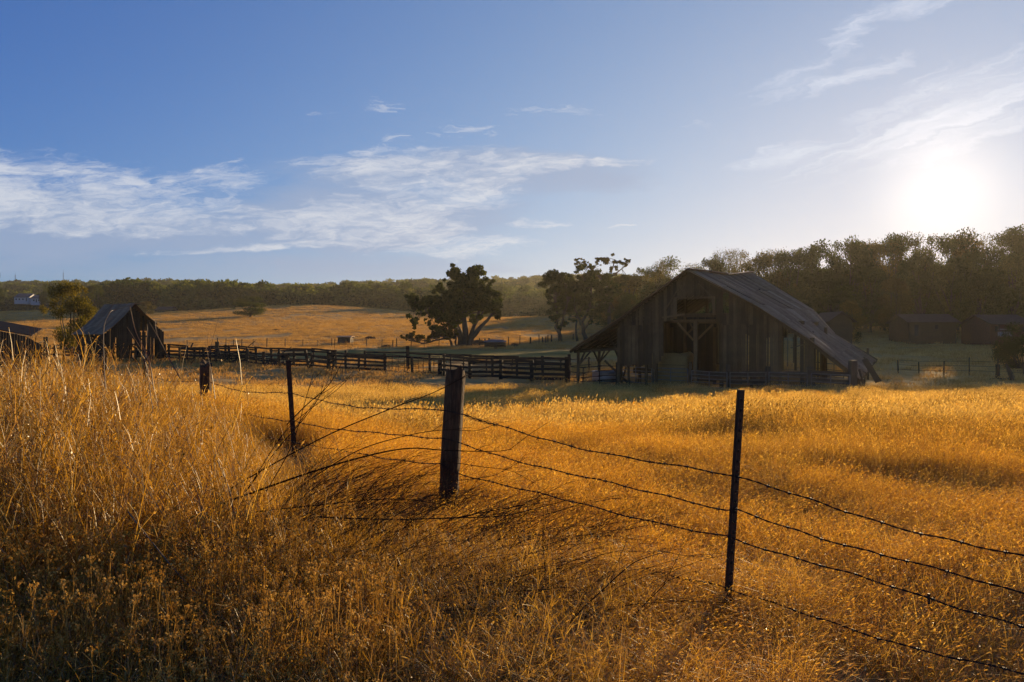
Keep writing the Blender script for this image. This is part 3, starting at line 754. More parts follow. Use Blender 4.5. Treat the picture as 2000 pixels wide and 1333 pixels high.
fence('board_corral_fence', 'tall back posts and thin rails behind the pipe panels', 'fence',
      [(675, 1.5), (714, 1.5), (797, 1.9, .26), (840, 1.4), (869, 1.5), (918, 1.4), (962, 1.5), (1010, 1.4), (1060, 1.5), (1112, 1.7)], rr_(10, (1.05, 1.38), .1), off=2.6, jit=.02)
gate('thin pipe panel left of the short thick post', 754, 803, .5, 1.35, 5, 3, 'pipe panels between board fences', .15, 'rusty_steel')
gate('thin pipe panel touching the short thick post', 807, 858, .4, 1.3, 5, 4, 'pipe panels between board fences', .15, 'rusty_steel')
fence('board_corral_fence', 'five rail dark board corral fence ending left of the big barn', 'fence',
      [(805, 1.25, .16), (860, 1.1, .3), (868, 1.55, .15), (918, 1.45, .18), (978, 1.3, .24), (1039, 1.35, .24), (1107, 1.62, .28)],
      [(2, 3, 1.45, 1.38), (2, 4, 1.2, 1.1), (1, 3, .75, .72), (1, 3, .4, .4)]+[(i, i+1, h, h+.02) for i in (3, 4, 5) for h in (.18, .48, .80, 1.10)]+[(3, 6, 1.40, 1.52)], rail_h=.17)
fence('rail_fence', 'thin dark rail fence under the left side of the barn', 'fence',
      [(1112, 1.2, .08), (1139, 1.1, .06), (1171, 1.0, .06), (1205, 1.3, .14)], rr_(4, (.25, .5, .8, 1.1)), matp='rusty_steel', rail_h=.05, rail_t=.04, off=-.7)
gate('silver pipe gate at the left corner of the barn front', 1211, 1273, -1.0, 1.12, 5, 1, 'pipe gates before the barn front')
gate('silver pipe gate below the hay bale', 1277, 1343, -1.0, 1.15, 5, 1, 'pipe gates before the barn front')
fence('grey_board_fence', 'grey board fence with four posts before the right half of the barn front', 'fence',
      [(1208, 1.35, .2), (1275, 1.3, .14), (1348, 1.55, .17), (1423, 1.5, .2), (1499, 1.35, .2), (1581, 1.35, .26), (1665, 1.75, .3, .02)],
      [(2, 3, .95, .95), (3, 4, 1.02, .98), (4, 5, 1.0, 1.0), (5, 6, 1.08, 1.05), (3, 4, .62, .6), (5, 6, .72, .70), (5, 6, .42, .42), (4, 5, .35, .35), (5, 6, .15, .15)],
      'grey_wood', off=-1.0, rail_h=.2, jit=.02)
for (p0, p1), lb in zip(((1351, 1420), (1426, 1496), (1502, 1577), (1585, 1660)),
                        ('silver pipe gate right of the hay bale, below the braced centre post', 'silver pipe gate below the widest stretch of closed wall boards', 'silver pipe gate below the gap in the wall boards', 'silver pipe gate under the sagging end of the roof')):
    gate(lb, p0, p1, -1.25, 1.08, 5, 1, 'pipe gates before the barn front')
gate('bare steel rail panel seen under the open right end of the barn roof', 1590, 1648, 5.5, 1.25, 3, 2, None, .5, 'rusty_steel')

# gates and rails inside the corral
fence('rail_fence', 'sparse inner corral rails behind the five rail fence', 'fence',
      [(880, 1.1, .1), (905, 1.1, .1), (950, 1.2, .1), (1000, 1.1, .1), (1045, 1.2, .1), (1095, 1.1, .1), (1150, 1.1, .1)], rr_(7, (.5, .95)), matp='rusty_steel', rail_h=.05, off=7)

# far wire fence: thin posts along the far side of the green strip
def wire_fence(name, label, pts, h, wires=3, pw=.10, matp='fence_wood'):
    base = G(*pts[0]); root = empty(name, base, 0, label, 'fence'); tops = []
    for px, Y in pts:
        p = G(px, Y)-base; hh = h*rnd.uniform(.85, 1.2); m = MB()
        m.beam(p-Vector((0, 0, .2)), p+Vector((rnd.uniform(-.08, .08), 0, hh)), pw*rnd.uniform(.7, 1.5), pw, 0, rnd.random(), 0, 2); m.build('post', MATS[matp], root); tops.append(p)
    for k in range(wires):
        z = h*(.3+.6*k/max(1, wires-1)); m = MB(); m.tube([p+Vector((0, -.06, z)) for p in tops], .012, 4); m.build('wire', MATS['wire_steel'], root)
    return root
xs = [366, 425, 441, 456, 472, 494, 521, 557, 591, 621, 648, 654, 688, 716, 746, 767, 775, 803, 829, 857]
wire_fence('wire_fence', 'thin wire fence on dark posts along the far golden pasture', [(x, 114-.004*(x-360)) for x in xs], 1.25)
wire_fence('wire_fence', 'wire fence of irregular posts right of the lone wide oak', [(x, 117+i*.9) for i, x in enumerate((937, 948, 955, 982, 993, 1015, 1036, 1053, 1060, 1066, 1070, 1077, 1090, 1098, 1119, 1140, 1165))], 1.35, 2, .16)
wire_fence('wire_fence', 'sparse wire fence crossing the shaded pasture right of the barn', [(1755, 52), (1795, 51.5), (1843, 51), (1893, 50.5), (1948, 50), (1999, 49.5)], 1.1, 3, .06)
gate('small field gate beside the little square shed', 1, 2, 0, 1, 2) if False else None

# ------------------------------------------------------------------ small buildings
def small_barn():
    O = Vector((-36, 63.3, 0)); U = Vector((.53, .85, 0)).normalized(); V = Vector((-.85, .53, 0)).normalized(); Z0 = -2.25
    W, L = 5.5, 4.6; rz = math.atan2(U.y, U.x)
    r = empty('small_barn', (O.x, O.y, Z0), rz, 'small dark leaning barn with broken siding and a steep rusty roof, left of the corral', 'barn')
    # local: x along the gable front, y along the ridge
    pk = (W*.47, 5.35); ev_l, ev_r = (-.35, 2.55), (W+.3, 2.95)
    m = MB()
    def rf(m, e, sgn):
        n = 9
        for k in range(n):
            y0, y1 = -.35+(L+.55)*k/n, -.35+(L+.55)*(k+1)/n
            for j in range(3):
                f0, f1 = j/3, (j+1)/3+.02
                sag = lambda f: -.28*math.sin(PI*f)
                a0 = pk[0]+(e[0]-pk[0])*f0; c0 = pk[1]+(e[1]-pk[1])*f0+sag(f0); a1 = pk[0]+(e[0]-pk[0])*f1; c1 = pk[1]+(e[1]-pk[1])*f1+sag(f1)
                if sgn > 0 and (k, j) in ((0, 2), (1, 2)): continue
                up = rnd.uniform(0, .04)
                m.prism([(a0, y0, c0+up), (a0, y1-.02, c0+up), (a1, y1-.02, c1+up), (a1, y0, c1+up)], (0, 0, .03), rnd.random())
    rf(m, ev_l, -1); m.build('roof', MATS['dark_roof'], r)
    m = MB(); rf(m, ev_r, 1); m.build('roof', MATS['dark_roof'], r)
    m = MB(); a = .0
    while a < W:
        w = rnd.uniform(.16, .26); mid_ = a+w/2
        top = (pk[1]+(ev_l[1]-pk[1])*(pk[0]-mid_)/(pk[0]-ev_l[0]) if mid_ < pk[0] else pk[1]+(ev_r[1]-pk[1])*(mid_-pk[0])/(ev_r[0]-pk[0]))-.32
        bot = (1.9+rnd.uniform(-.5, .5) if rnd.random() < .75 else .4) if a > .9 else 1.2
        if a > 4.3: bot = .2 if rnd.random() < .7 else 2.2
        if rnd.random() > .08: m.prism([(a, 0, bot), (a+w-.015, 0, bot+rnd.uniform(-.1, .1)), (a+w-.015, 0, top), (a, 0, top)], (0, .03, 0), rnd.random())
        a += w
    m.build('front_wall', MATS['fence_wood'], r)
    m = MB(); y = 0
    while y < L:
        w = rnd.uniform(.16, .26)
        if rnd.random() > .1: m.prism([(0, y, .1), (0, y+w-.012, .1), (0, y+w-.012, 2.6), (0, y, 2.6)], (.03, 0, 0), rnd.random())
        y += w
    m.build('side_wall', MATS['fence_wood'], r); m = MB(); y = 0
    while y < L:
        w = rnd.uniform(.16, .26)
        if rnd.random() > .45: m.prism([(W, y, .3), (W, y+w-.012, .3), (W, y+w-.012, 2.8), (W, y, 2.8)], (-.03, 0, 0), rnd.random())
        y += w
    m.build('side_wall', MATS['fence_wood'], r)
    m = MB(); a = 0
    while a < W:
        w = rnd.uniform(.16, .26)
        if rnd.random() > .35: m.prism([(a, L, .2 if rnd.random() > .4 else 1.4), (a+w-.02, L, .2), (a+w-.02, L, 2.4), (a, L, 2.4)], (0, .03, 0), rnd.random())
        a += w
    for z in (.8, 1.6, 2.4): m.beam((0, L-.05, z), (W, L-.05, z), .05, .14)
    m.build('back_wall', MATS['fence_wood'], r)
    for a in (0.08, 1.5, 2.9, 4.2, W-.08):
        q = MB(); q.beam((a, .1, -.3), (a, .1, 2.5), .17, .17, 0, .3, .01, 3); q.build('post', MATS['fence_wood'], r)
    m = MB(); m.beam((0, .1, 2.35), (W, .1, 2.4), .1, .16); m.beam((2.9, .1, 1.6), (3.8, .1, 2.4), .08, .08); m.beam((2.9, .1, 1.2), (1.8, .1, 2.3), .08, .08); m.beam((.2, .05, .9), (4.2, .05, 1.1), .06, .14); m.beam((3.0, -.1, 0), (1.4, 2, 1.9), .1, .1)
    m.build('brace', MATS['fence_wood'], r)
small_barn()

def shed_roof_left():
    """low sloping dark roof poking out of the weeds at the left edge"""
    b = G(-40, 46); r = empty('lean_to_shed', b, 0, 'low dark lean-to shed with a sloping metal roof at the left edge', 'shed')
    a0 = P(-60, 633, 46)-b; a1 = P(62, 655, 46)-b; a2 = P(100, 672, 47)-b; dp = Vector((-.3, 1.5, .45))
    m = MB(); m.prism([a0, a1, a1+dp, a0+dp], (0, 0, -.06)); m.build('roof', MATS['red_roof'], r)
    m = MB(); n = 26
    for k in range(n):
        f0, f1 = k/n, (k+1)/n-.004; p0 = a0.lerp(a2, f0); p1 = a0.lerp(a2, f1); z = lambda f: (a0.z+(a1.z-a0.z)*f/.77 if f < .77 else a1.z+(a2.z-a1.z)*(f-.77)/.23)-.08
        m.prism([(p0.x, .1, -.1), (p1.x, .1, -.1), (p1.x, .1, z(f1)), (p0.x, .1, z(f0))], (0, .03, 0), rnd.random())
    m.build('wall', MATS['fence_wood'], r)
    for f in (0, .5, 1):
        q = MB(); p = a0.lerp(a2, f); q.beam((p.x, 1.4, -.3), (p.x, 1.4, p.z-.1), .14, .14); q.build('post', MATS['fence_wood'], r)
shed_roof_left()
fence('rail_fence', 'dark rails and tall paired posts between the lean-to shed and the round tree', 'fence',
      [(28, 2.6, .13), (33, 2.6, .13), (60, 1.6), (87, 2.2, .14), (92, 2.2, .14), (96, 1.4), (125, 1.3, .2), (142, 1.35, .3), (160, 1.2)], rr_(9, (.5, .8, 1.1), .2), off=-8)

def simple_house(name, label, cat, px0, px1, base_y, wall_top, roof_top, Y, wallm, roofm, wins=(), depth=7.0, ridge='x', doors=(), over=.4, porch=False):
    x0, x1 = X(px0, Y), X(px1, Y); zc = (H0-base_y)/F*Y; w = x1-x0; h = (base_y-wall_top)/F*Y; rh = (wall_top-roof_top)/F*Y
    r = empty(name, (x0, Y, zc), 0, label, cat); m = MB()
    t = .2
    m.prism([(0, 0, -1.5), (w, 0, -1.5), (w, 0, h), (0, 0, h)], (0, t, 0)); m.prism([(0, depth, -1.5), (w, depth, -1.5), (w, depth, h), (0, depth, h)], (0, t, 0))
    m.prism([(0, t+.003, -1.5), (0, depth-.003, -1.5), (0, depth-.003, h), (0, t+.003, h)], (t, 0, 0)); m.prism([(w-t, t+.003, -1.5), (w-t, depth-.003, -1.5), (w-t, depth-.003, h), (w-t, t+.003, h)], (t, 0, 0))
    if ridge == 'y': m.prism([(0, .003, h+.003), (w, .003, h+.003), (w/2, .003, h+rh-.08)], (0, t, 0)); 
    else:
        for xx in (0, w-t): m.prism([(xx, 0, h+.003), (xx, depth, h+.003), (xx, depth/2, h+rh-.08)], (t, 0, 0))
    m.build('wall', MATS[wallm], r); m = MB()
    if ridge == 'x':
        m.prism([(-over, -over, h-.1), (w+over, -over, h-.1), (w+over, depth/2, h+rh), (-over, depth/2, h+rh)], (0, 0, .12))
        m.prism([(-over, depth/2+.01, h+rh), (w+over, depth/2+.01, h+rh), (w+over, depth+over, h-.1), (-over, depth+over, h-.1)], (0, 0, .12))
    else:
        m.prism([(-over, -over, h-.15), (w/2, -over, h+rh), (w/2, depth+over, h+rh), (-over, depth+over, h-.15)], (0, 0, .12))
        m.prism([(w+over, -over, h-.15), (w/2+.01, -over, h+rh), (w/2+.01, depth+over, h+rh), (w+over, depth+over, h-.15)], (0, 0, .12))
    m.build('roof', MATS[roofm], r)
    for fx, fw, fz, fh in wins:
        q = MB(); q.prism([(w*fx, -.04, h*fz), (w*(fx+fw), -.04, h*fz), (w*(fx+fw), -.04, h*(fz+fh)), (w*fx, -.04, h*(fz+fh))], (0, .05, 0)); wn = q.build('window', MATS['window_dark'], r)
    for fx, fw, fh in doors:
        q = MB(); q.prism([(w*fx, -.04, 0), (w*(fx+fw), -.04, 0), (w*(fx+fw), -.04, h*fh), (w*fx, -.04, h*fh)], (0, .05, 0)); q.build('door', MATS['window_dark' if wallm != 'grey_wood' else 'fence_wood'], r)
    if porch:
        for fx in (.02, .35, .68, .98):
            q = MB(); q.beam((w*fx, -1.8, -.2), (w*fx, -1.8, h-.15), .14, .14); q.build('porch_post', MATS['fence_wood'], r)
        q = MB(); q.prism([(-over, -2.1, h-.25), (w+over, -2.1, h-.25), (w+over, -over-.02, h-.12), (-over, -over-.02, h-.12)], (0, 0, .08)); q.build('porch_roof', MATS[roofm], r)
        q = MB(); q.beam((0, -1.8, .9), (w*.35, -1.8, .9), .06, .08); q.beam((0, -1.8, .15), (w*.35, -1.8, .15), .06, .7); q.build('porch_railing', MATS['white_paint'], r)
    return r
simple_house('white_house', 'long white farmhouse on the far left hill with grey roof', 'house', 28, 56, 589, 581, 573, 420, 'white_paint', 'shingle', ((.08, .1, .3, .4), (.3, .1, .3, .4), (.55, .1, .3, .4)), 9, doors=((.8, .07, .8),))
simple_house('white_house', 'smaller white house with low gable just right of the long farmhouse', 'house', 60, 82, 591, 583, 576, 410, 'white_paint', 'shingle', ((.2, .15, .3, .4), (.65, .15, .3, .4)), 8, doors=((.45, .1, .75),))
simple_house('white_garage', 'white outbuilding nearest the round dark tree on the left hill', 'garage', 84, 98, 592, 585, 580, 405, 'white_paint', 'shingle', (), 8, 'y', ((.2, .6, .7),))
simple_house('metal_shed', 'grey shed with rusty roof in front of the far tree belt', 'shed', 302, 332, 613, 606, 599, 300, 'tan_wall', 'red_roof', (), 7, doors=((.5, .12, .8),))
simple_house('hill_house', 'pale long house half hidden in the wooded slope', 'house', 249, 279, 570, 564, 560, 620, 'white_paint', 'shingle', ((.2, .1, .2, .5), (.6, .1, .2, .5)), 9)
s_ = simple_house('small_square_shed', 'small square grey board shed standing alone in the golden pasture', 'shed', 659.5, 684, 678, 658.5, 657.5, 122, 'grey_wood', 'dark_roof', (), 2.2, doors=((.55, .3, .85),), over=.25)
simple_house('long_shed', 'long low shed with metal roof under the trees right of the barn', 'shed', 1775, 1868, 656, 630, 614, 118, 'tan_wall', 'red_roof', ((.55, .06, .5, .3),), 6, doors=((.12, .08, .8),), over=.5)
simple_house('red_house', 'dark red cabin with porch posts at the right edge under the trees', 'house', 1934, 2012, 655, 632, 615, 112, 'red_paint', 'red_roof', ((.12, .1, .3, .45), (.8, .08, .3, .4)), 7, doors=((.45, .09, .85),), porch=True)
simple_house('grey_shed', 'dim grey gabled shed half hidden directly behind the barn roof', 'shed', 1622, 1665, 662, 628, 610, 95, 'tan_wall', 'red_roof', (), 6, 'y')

# ------------------------------------------------------------------ farm clutter
def hay_rake():
    p = G(395, 62); r = empty('old_hay_rake', p, 0, 'rusty old farm implement with a square frame behind the corral boards', 'farm machine')
    w = 2.0
    m = MB()
    for a, b in (((-w, 0, 1.55), (-.2, 0, 1.6)), ((-w, 0, 1.55), (-w, 0, .6)), ((-.2, 0, 1.6), (-.2, 0, .7)), ((-w, .8, 1.55), (-.2, .8, 1.6)), ((-w, 0, 1.55), (-w, .8, 1.55)), ((-.2, 0, 1.6), (-.2, .8, 1.6)), ((-1.0, 0, 1.58), (-.8, 0, 2.0)), ((-w, 0, 1.0), (1.6, 0, .9)), ((-.2, 0, 1.6), (1.4, 0, 1.55)), ((1.4, 0, 1.55), (1.6, 0, .8)), ((.4, 0, 1.58), (.9, 0, 1.0))): m.beam(a, b, .09, .09)
    m.build('frame', MATS['dark_machine'], r)
    for x in (-1.7, 1.3):
        q = MB(); pts = [(x+.55*math.cos(t), .9, .6+.55*math.sin(t)) for t in np.linspace(0, 2*PI, 19)]; q.tube(pts, .04, 5, cap=False)
        for t in np.linspace(0, PI, 5)[:-1]: q.tube([(x+.55*math.cos(t), .9, .6+.55*math.sin(t)), (x-.55*math.cos(t), .9, .6-.55*math.sin(t))], .02, 4)
        q.build('wheel', MATS['dark_machine'], r)
    q = MB(); q.beam((-w, .4, .9), (w*.8, .4, .85), .16, .1)
    for i in range(14): x = -w+i*.27; q.tube([(x, .4, .85), (x, .1, .6), (x, -.05, .25)], .018, 4)
    q.build('tines', MATS['dark_machine'], r)
hay_rake()
def plough(px, Y, s, label, seed):
    p = G(px, Y); r = empty('old_plough', p, 0, label, 'farm machine', None); rr = random.Random(seed); m = MB()
    m.beam((-1.2*s, 0, .9), (1.2*s, 0, 1.1), .1, .12); m.beam((.3*s, 0, 1.0), (1.5*s, 0, 1.9*s), .06, .06); m.beam((-.6*s, -.3, .95), (-.6*s, .5, .95), .08, .08); m.build('frame', MATS['dark_machine'], r)
    for i in range(3):
        q = MB(); x = -1.0*s+i*.7*s; q.tube([(x, 0, .95), (x-.15, 0, .5), (x+.05, 0, .15)], [.05, .045, .03], 5); q.prism([(x, -.1, .1), (x+.4, .1, .25), (x+.3, .15, .55), (x, 0, .4)], (0, .03, 0)); q.build('share', MATS['dark_machine'], r)
    q = MB(); q.tube([(1.1*s+.4*math.cos(t), .2, .42+.4*math.sin(t)) for t in np.linspace(0, 2*PI, 15)], .035, 5, cap=False); q.build('wheel', MATS['dark_machine'], r)
plough(462, 63, 1.1, 'dark rusty plough with raised lever behind the corral boards', 3)
plough(538, 59.6, .9, 'low rusty plough beside the leaning grey post', 8)

def covered_trough():
    p = G(967, 108); r = empty('covered_boat', p, 0, 'small covered boat with grey tarp parked beyond the green strip', 'boat')
    m = MB(); n = 9; vs = []; L_, fs = 1.35, []
    for i in range(n):
        t = i/(n-1)*2-1; w = .75*(1-abs(t)**3*.6); 
        for q in ((-w, .95), (-w*.9, .5), (-w*.5, .25), (w*.5, .25), (w*.9, .5), (w, .95)): vs.append((t*L_*1.2, q[0], q[1]-(.08 if t > .8 else 0)))
    for i in range(n-1):
        for k in range(5): fs.append((i*6+k, i*6+k+1, i*6+7+k, i*6+6+k))
        fs.append((i*6+5, i*6, i*6+6, i*6+11))
    fs += [tuple(range(6))[::-1], tuple((n-1)*6+k for k in range(6))]
    m._add(vs, fs); m.build('hull', MATS['dark_machine'], r)
    m = MB(); vs = []; fs = []
    for i in range(n):
        t = i/(n-1)*2-1; w = .82*(1-abs(t)**3*.6); 
        for k in range(5): f = k/4*2-1; vs.append((t*L_*1.25, f*w, .93+.42*(1-f*f)*(1-abs(t)**2*.6)+rnd.uniform(0, .03)))
    for i in range(n-1):
        for k in range(4): fs.append((i*5+k, i*5+k+1, i*5+6+k, i*5+5+k))
    m._add(vs, fs); o = m.build('tarp', MATS['tarp'], r); s = o.modifiers.new('t', 'SOLIDIFY'); s.thickness = .03
    m = MB(); m.beam((-1, 0, .3), (1.2, 0, .3), .12, .12); m.beam((-2.3, 0, .35), (-1, 0, .3), .08, .08); m.build('trailer_frame', MATS['dark_machine'], r)
    for y in (-.65, .65): q = MB(); q.tube([(.1, y-.06, .25), (.1, y+.06, .25)], .27, 12); q.build('wheel', MATS['dark_machine'], r)
covered_trough()
def mound(px, Y, w, h, label, matn='mound_earth', seed=1):
    p = G(px, Y); m = MB(); m.blob((0, 0, -.05), (w, w*.6, h), seed, .25, 3); o = m.build('brush_pile', MATS[matn], None); o.location = p
    # twigs on it
    m2 = MB(); rr = random.Random(seed)
    for i in range(70):
        a = rr.uniform(0, 2*PI); q = rr.uniform(0, .8); x, y = q*w*math.cos(a), q*w*.6*math.sin(a); z = h*math.sqrt(max(0, 1-q*q))*.9
        m2.tube([(x, y, z-.1), (x+rr.uniform(-.5, .5), y+rr.uniform(-.3, .3), z+rr.uniform(.05, .3)*h)], .02, 3)
    m2.build('twigs', MATS['fence_wood'], o); tag(o, label, 'brush pile'); return o
mound(723, 135, 1.15, .55, 'low dark brush pile in the golden pasture left of the lone wide oak', seed=2)
mound(935, 122, 1.9, .7, 'dark brush pile at the foot of the lone wide oak', seed=4)
mound(755, 113, .75, .4, 'small dark brush pile on the pasture fence line', seed=7)
mound(1005, 116, .7, .6, 'rounded brush lump between fence posts right of the covered boat', seed=9)
mound(539, 165, .9, .35, 'faint small brush pile in the middle of the bright pasture', seed=12)
mound(1678, 34.2, .35, .35, 'dark tangle of debris below the drooping roof corner', seed=15)

def stump():
    p = G(1974, 47); r = empty('leaning_stump', p, 0, 'dark leaning stump with a fallen limb below the rounded shrub', 'stump')
    m = MB(); m.tube([(.1, 0, -.2), (.05, 0, .3), (-.15, 0, .75), (-.3, 0, 1.1)], [.22, .17, .12, .03], 8); m.build('trunk', MATS['bark'], r, True)
    m = MB(); m.tube([(.1, 0, .15), (-.5, -.1, .1), (-1.1, .1, .12), (-1.5, 0, .05)], [.06, .05, .04, .02], 6); m.build('limb', MATS['bark'], r, True)
stump()
def lone_post():
    p = G(1948, 48); m = MB(); m.beam((0, 0, -.2), (.03, 0, .95), .2, .18, .2, .5, .01, 4); m.beam((0, -.02, .1), (.0, -.02, .14), .24, .22)
    o = m.build('old_post', MATS['fence_wood'], None); o.location = p; tag(o, 'short thick weathered post left of the leaning stump', 'post')
lone_post()
def mast(px, top_y, label, Y=700, base_dz=8):
    x = X(px, Y); z0 = g(x, Y); zt = (H0-top_y)/F*Y; r = empty('radio_mast', (x, Y, z0), 0, label, 'mast'); h = zt-z0; m = MB()
    c = [(-.5, -.3), (.5, -.3), (0, .5)]
    for a, b in c: m.tube([(a, b, 0), (a*.6, b*.6, h)], .10, 4)
    n = 14
    for i in range(n):
        for k in range(3): a, b = c[k], c[(k+1) % 3]; z = h*i/n; m.tube([(a[0]*.8, a[1]*.8, z), (b[0]*.8, b[1]*.8, z+h/n)], .05, 3)
    m.build('lattice', MATS['dark_machine'], r)
    m = MB(); m.tube([(0, 0, h), (0, 0, h+3)], .06, 4); m.build('antenna', MATS['dark_machine'], r)
mast(30, 537, 'thin lattice mast above the woods at the left edge'); mast(124, 533, 'thin lattice mast above the woods over the round tree')
# ------------------------------------------------------------------ trees
def leaf_cloud(r, centers, radii, n, size, flat=.75, shell=.55):
    """n small leaf-clump faces spread through ellipsoidal lobes"""
    vol = np.prod(radii, axis=1)**(2/3); pk = r.choice(len(centers), n, p=vol/vol.sum())
    d = r.normal(size=(n, 3)); d /= np.linalg.norm(d, axis=1, keepdims=True)
    q = r.uniform(0, 1, n)**(1-shell) * (1+r.normal(0, .11, n))
    c = centers[pk]+d*radii[pk]*q[:, None]
    a = r.normal(size=(n, 3)); a /= np.linalg.norm(a, axis=1, keepdims=True)
    b = np.cross(a, r.normal(size=(n, 3))); b /= np.linalg.norm(b, axis=1, keepdims=True)
    s = (r.uniform(.5, 1.3, n)*size)[:, None]
    v = np.stack([c-a*s*.6, c+b*s*.42, c+a*s*.6, c-b*s*.42], 1).reshape(-1, 3)
    lob = r.uniform(.1, .8, len(centers))[pk]
    col = np.repeat(np.clip(lob*.55+r.uniform(0, .5, n), 0, 1), 4)
    return v, np.arange(4*n).reshape(n, 4), col
def limb(m, r, p0, p1, r0, r1, bend=.15, seg=5):
    p0, p1 = Vector(p0), Vector(p1); L = (p1-p0).length; off = Vector((r.uniform(-1, 1), r.uniform(-1, 1), r.uniform(-.2, .6)))*L*bend
    pts = [p0.lerp(p1, t)+off*4*t*(1-t)*.5+Vector([r.uniform(-1, 1)*L*.015 for _ in range(3)]) for t in np.linspace(0, 1, seg+1)]
    m.tube(pts, [r0+(r1-r0)*t**.8 for t in np.linspace(0, 1, seg+1)], 7 if r0 > .1 else 5); return pts
def unit_tree(seed, n, leaf, lobes=16, trunk_h=.30, wide=.5, top=.25, matn='oak_leaf', twigs=True, loose=0):
    """tree of height 1 and radius about `wide`, returned as (crown mesh, trunk mesh)"""
    r = np.random.default_rng(seed); rr = random.Random(seed)
    C = []; R = []
    for i in range(lobes):
        a = r.uniform(0, 2*PI); z = r.uniform(trunk_h+.02, 1.0)**1.0; f = (z-trunk_h)/(1-trunk_h)
        rad = wide*math.sqrt(max(0.02, 1-(2*f-.75)**2*.62 if f > .37 else .75+f*.6))
        q = math.sqrt(r.uniform(.15, 1))*rad*.82; s = r.uniform(.13, .21)*(1-.25*f)
        z = min(z, 1-s*.6); C.append((q*math.cos(a), q*math.sin(a), z)); R.append((s*1.25, s*1.25, s*.8))
    for i in range(int(lobes*.6)):          # small tufts round the outline
        a = r.uniform(0, 2*PI); f = r.uniform(.15, 1); z = trunk_h+f*(1-trunk_h); rad = wide*math.sqrt(max(0.03, 1-(2*f-.75)**2*.62 if f > .37 else .75+f*.6))
        s = r.uniform(.035, .075); C.append((rad*math.cos(a), rad*math.sin(a), min(z, 1-s))); R.append((s*1.2, s*1.2, s))
    C = np.array(C); R = np.array(R)
    v, f, c = leaf_cloud(r, C, R, n, leaf)
    crown = np_mesh('crown', v, f, c, MATS[matn])
    m = MB(); limb(m, rr, (0, 0, -.04), (rr.uniform(-.03, .03), rr.uniform(-.03, .03), trunk_h+.08), .032, .022, .1)
    for k in range(lobes):
        if k % 2 == 0 or twigs: limb(m, rr, (0, 0, trunk_h*rr.uniform(.6, 1.2)), tuple(C[k]*np.array([.9, .9, 1])), .016, .004, .2, 4)
    me = bpy.data.meshes.new('trunk'); me.from_pydata(m.v, [], m.f); me.materials.append(MATS['bark'])
    at = me.color_attributes.new('Col', 'FLOAT_COLOR', 'POINT'); at.data.foreach_set('color', np.full(len(m.v)*4, .5, np.float32))
    return crown, me
NEAR_T = [unit_tree(200+i, 15000, .021, 15, .20, .46, matn='oak_leaf' if i % 3 else 'oak_leaf_gold') for i in range(6)]
OLIVE_T = [unit_tree(290, 15000, .021, 15, .14, .46, matn='olive_leaf')]
MID_T = [unit_tree(230+i, 3200, .046, 14, .2, .5, matn='oak_leaf' if i % 2 else 'oak_leaf_gold', twigs=False) for i in range(5)]
LOOSE_T = [unit_tree(260+i, 6000, .017, 26, .3, .42, matn='oak_leaf_gold') for i in range(3)]
def tree(label, px, top_y, Y, width_px, bank=NEAR_T, k=0, rz=0, group=None, name='oak_tree', cat='tree', sink=.3, base_z=None):
    x = X(px, Y); z0 = g(x, Y)-sink if base_z is None else base_z; h = (H0-top_y)/F*Y-z0; w = width_px/F*Y
    r = empty(name, (x, Y, z0), 0, label, cat, group)
    for nm, me in zip(('crown', 'trunk'), bank[k % len(bank)]):
        o = bpy.data.objects.new(nm, me); link(o, r); o.scale = (w/.92, w/.92, h); o.rotation_euler = (0, 0, rz)
    return r

# the wide lone oak, limb by limb
def custom_oak(name, label, Y, base_px, lobes, stems, n, leaf, seed, depth=.8, matn='oak_leaf', group=None):
    """lobes: (px, py, rx, ry) in photograph pixels at distance Y; stems: polylines of (px, py, radius px)"""
    r = np.random.default_rng(seed); rr = random.Random(seed); base = G(base_px, Y)
    root = empty(name, base, 0, label, 'tree', group); k = Y/F; C = []; R = []
    for px, py, rx, ry in lobes:
        m_ = max(9, int(rx*ry/30))
        dpt = rx*k*depth*1.2
        for _ in range(m_):
            a = r.uniform(0, 2*PI); q = math.sqrt(r.uniform(0, 1))*.86; s = r.uniform(.18, .44)*min(rx, ry)
            C.append(((px-1000+q*rx*math.cos(a))*k-base.x, r.uniform(-1, 1)*dpt, (H0-py+q*ry*math.sin(a))*k-base.z)); R.append((s*k*1.15, s*k*1.25, s*k*.8))
    C = np.array(C); R = np.array(R)
    v, f, c = leaf_cloud(r, C, R, n, leaf, shell=.5)
    link(bpy.data.objects.new('crown', np_mesh('crown', v, f, c, MATS[matn])), root)
    ends = []
    for i, st in enumerate(stems):
        m = MB(); pts = []; dy = 0
        for j, (px, py, rp) in enumerate(st):
            dy += rr.uniform(-1, 1)*1.2 if j else 0
            pts.append(Vector(((px-1000)*k-base.x, dy, (H0-py)*k-base.z)))
        P2 = []; R2 = []
        for j in range(len(pts)-1):
            for t in (0, .33, .66): P2.append(pts[j].lerp(pts[j+1], t)+Vector((rr.uniform(-.06, .06), rr.uniform(-.06, .06), 0))); R2.append((st[j][2]*(1-t)+st[j+1][2]*t)*k)
        P2.append(pts[-1]); R2.append(st[-1][2]*k); m.tube(P2, R2, 9)
        ends += P2[3:]
        for _ in range(3):
            a = rr.choice(P2[2:]); q = C[rr.randrange(len(C))]; 
            if (Vector(q)-a).length < 5.5: limb(m, rr, a, tuple(q), .10, .03, .15, 4)
        m.build('trunk' if i == 0 else 'limb', MATS['bark'], root, True)
    m = MB()
    for q in C[::2]:
        e = min(ends, key=lambda e: (e-Vector(q)).length); limb(m, rr, tuple(e), tuple(q), .07, .015, .2, 4)
    m.build('branches', MATS['bark'], root)
    return root
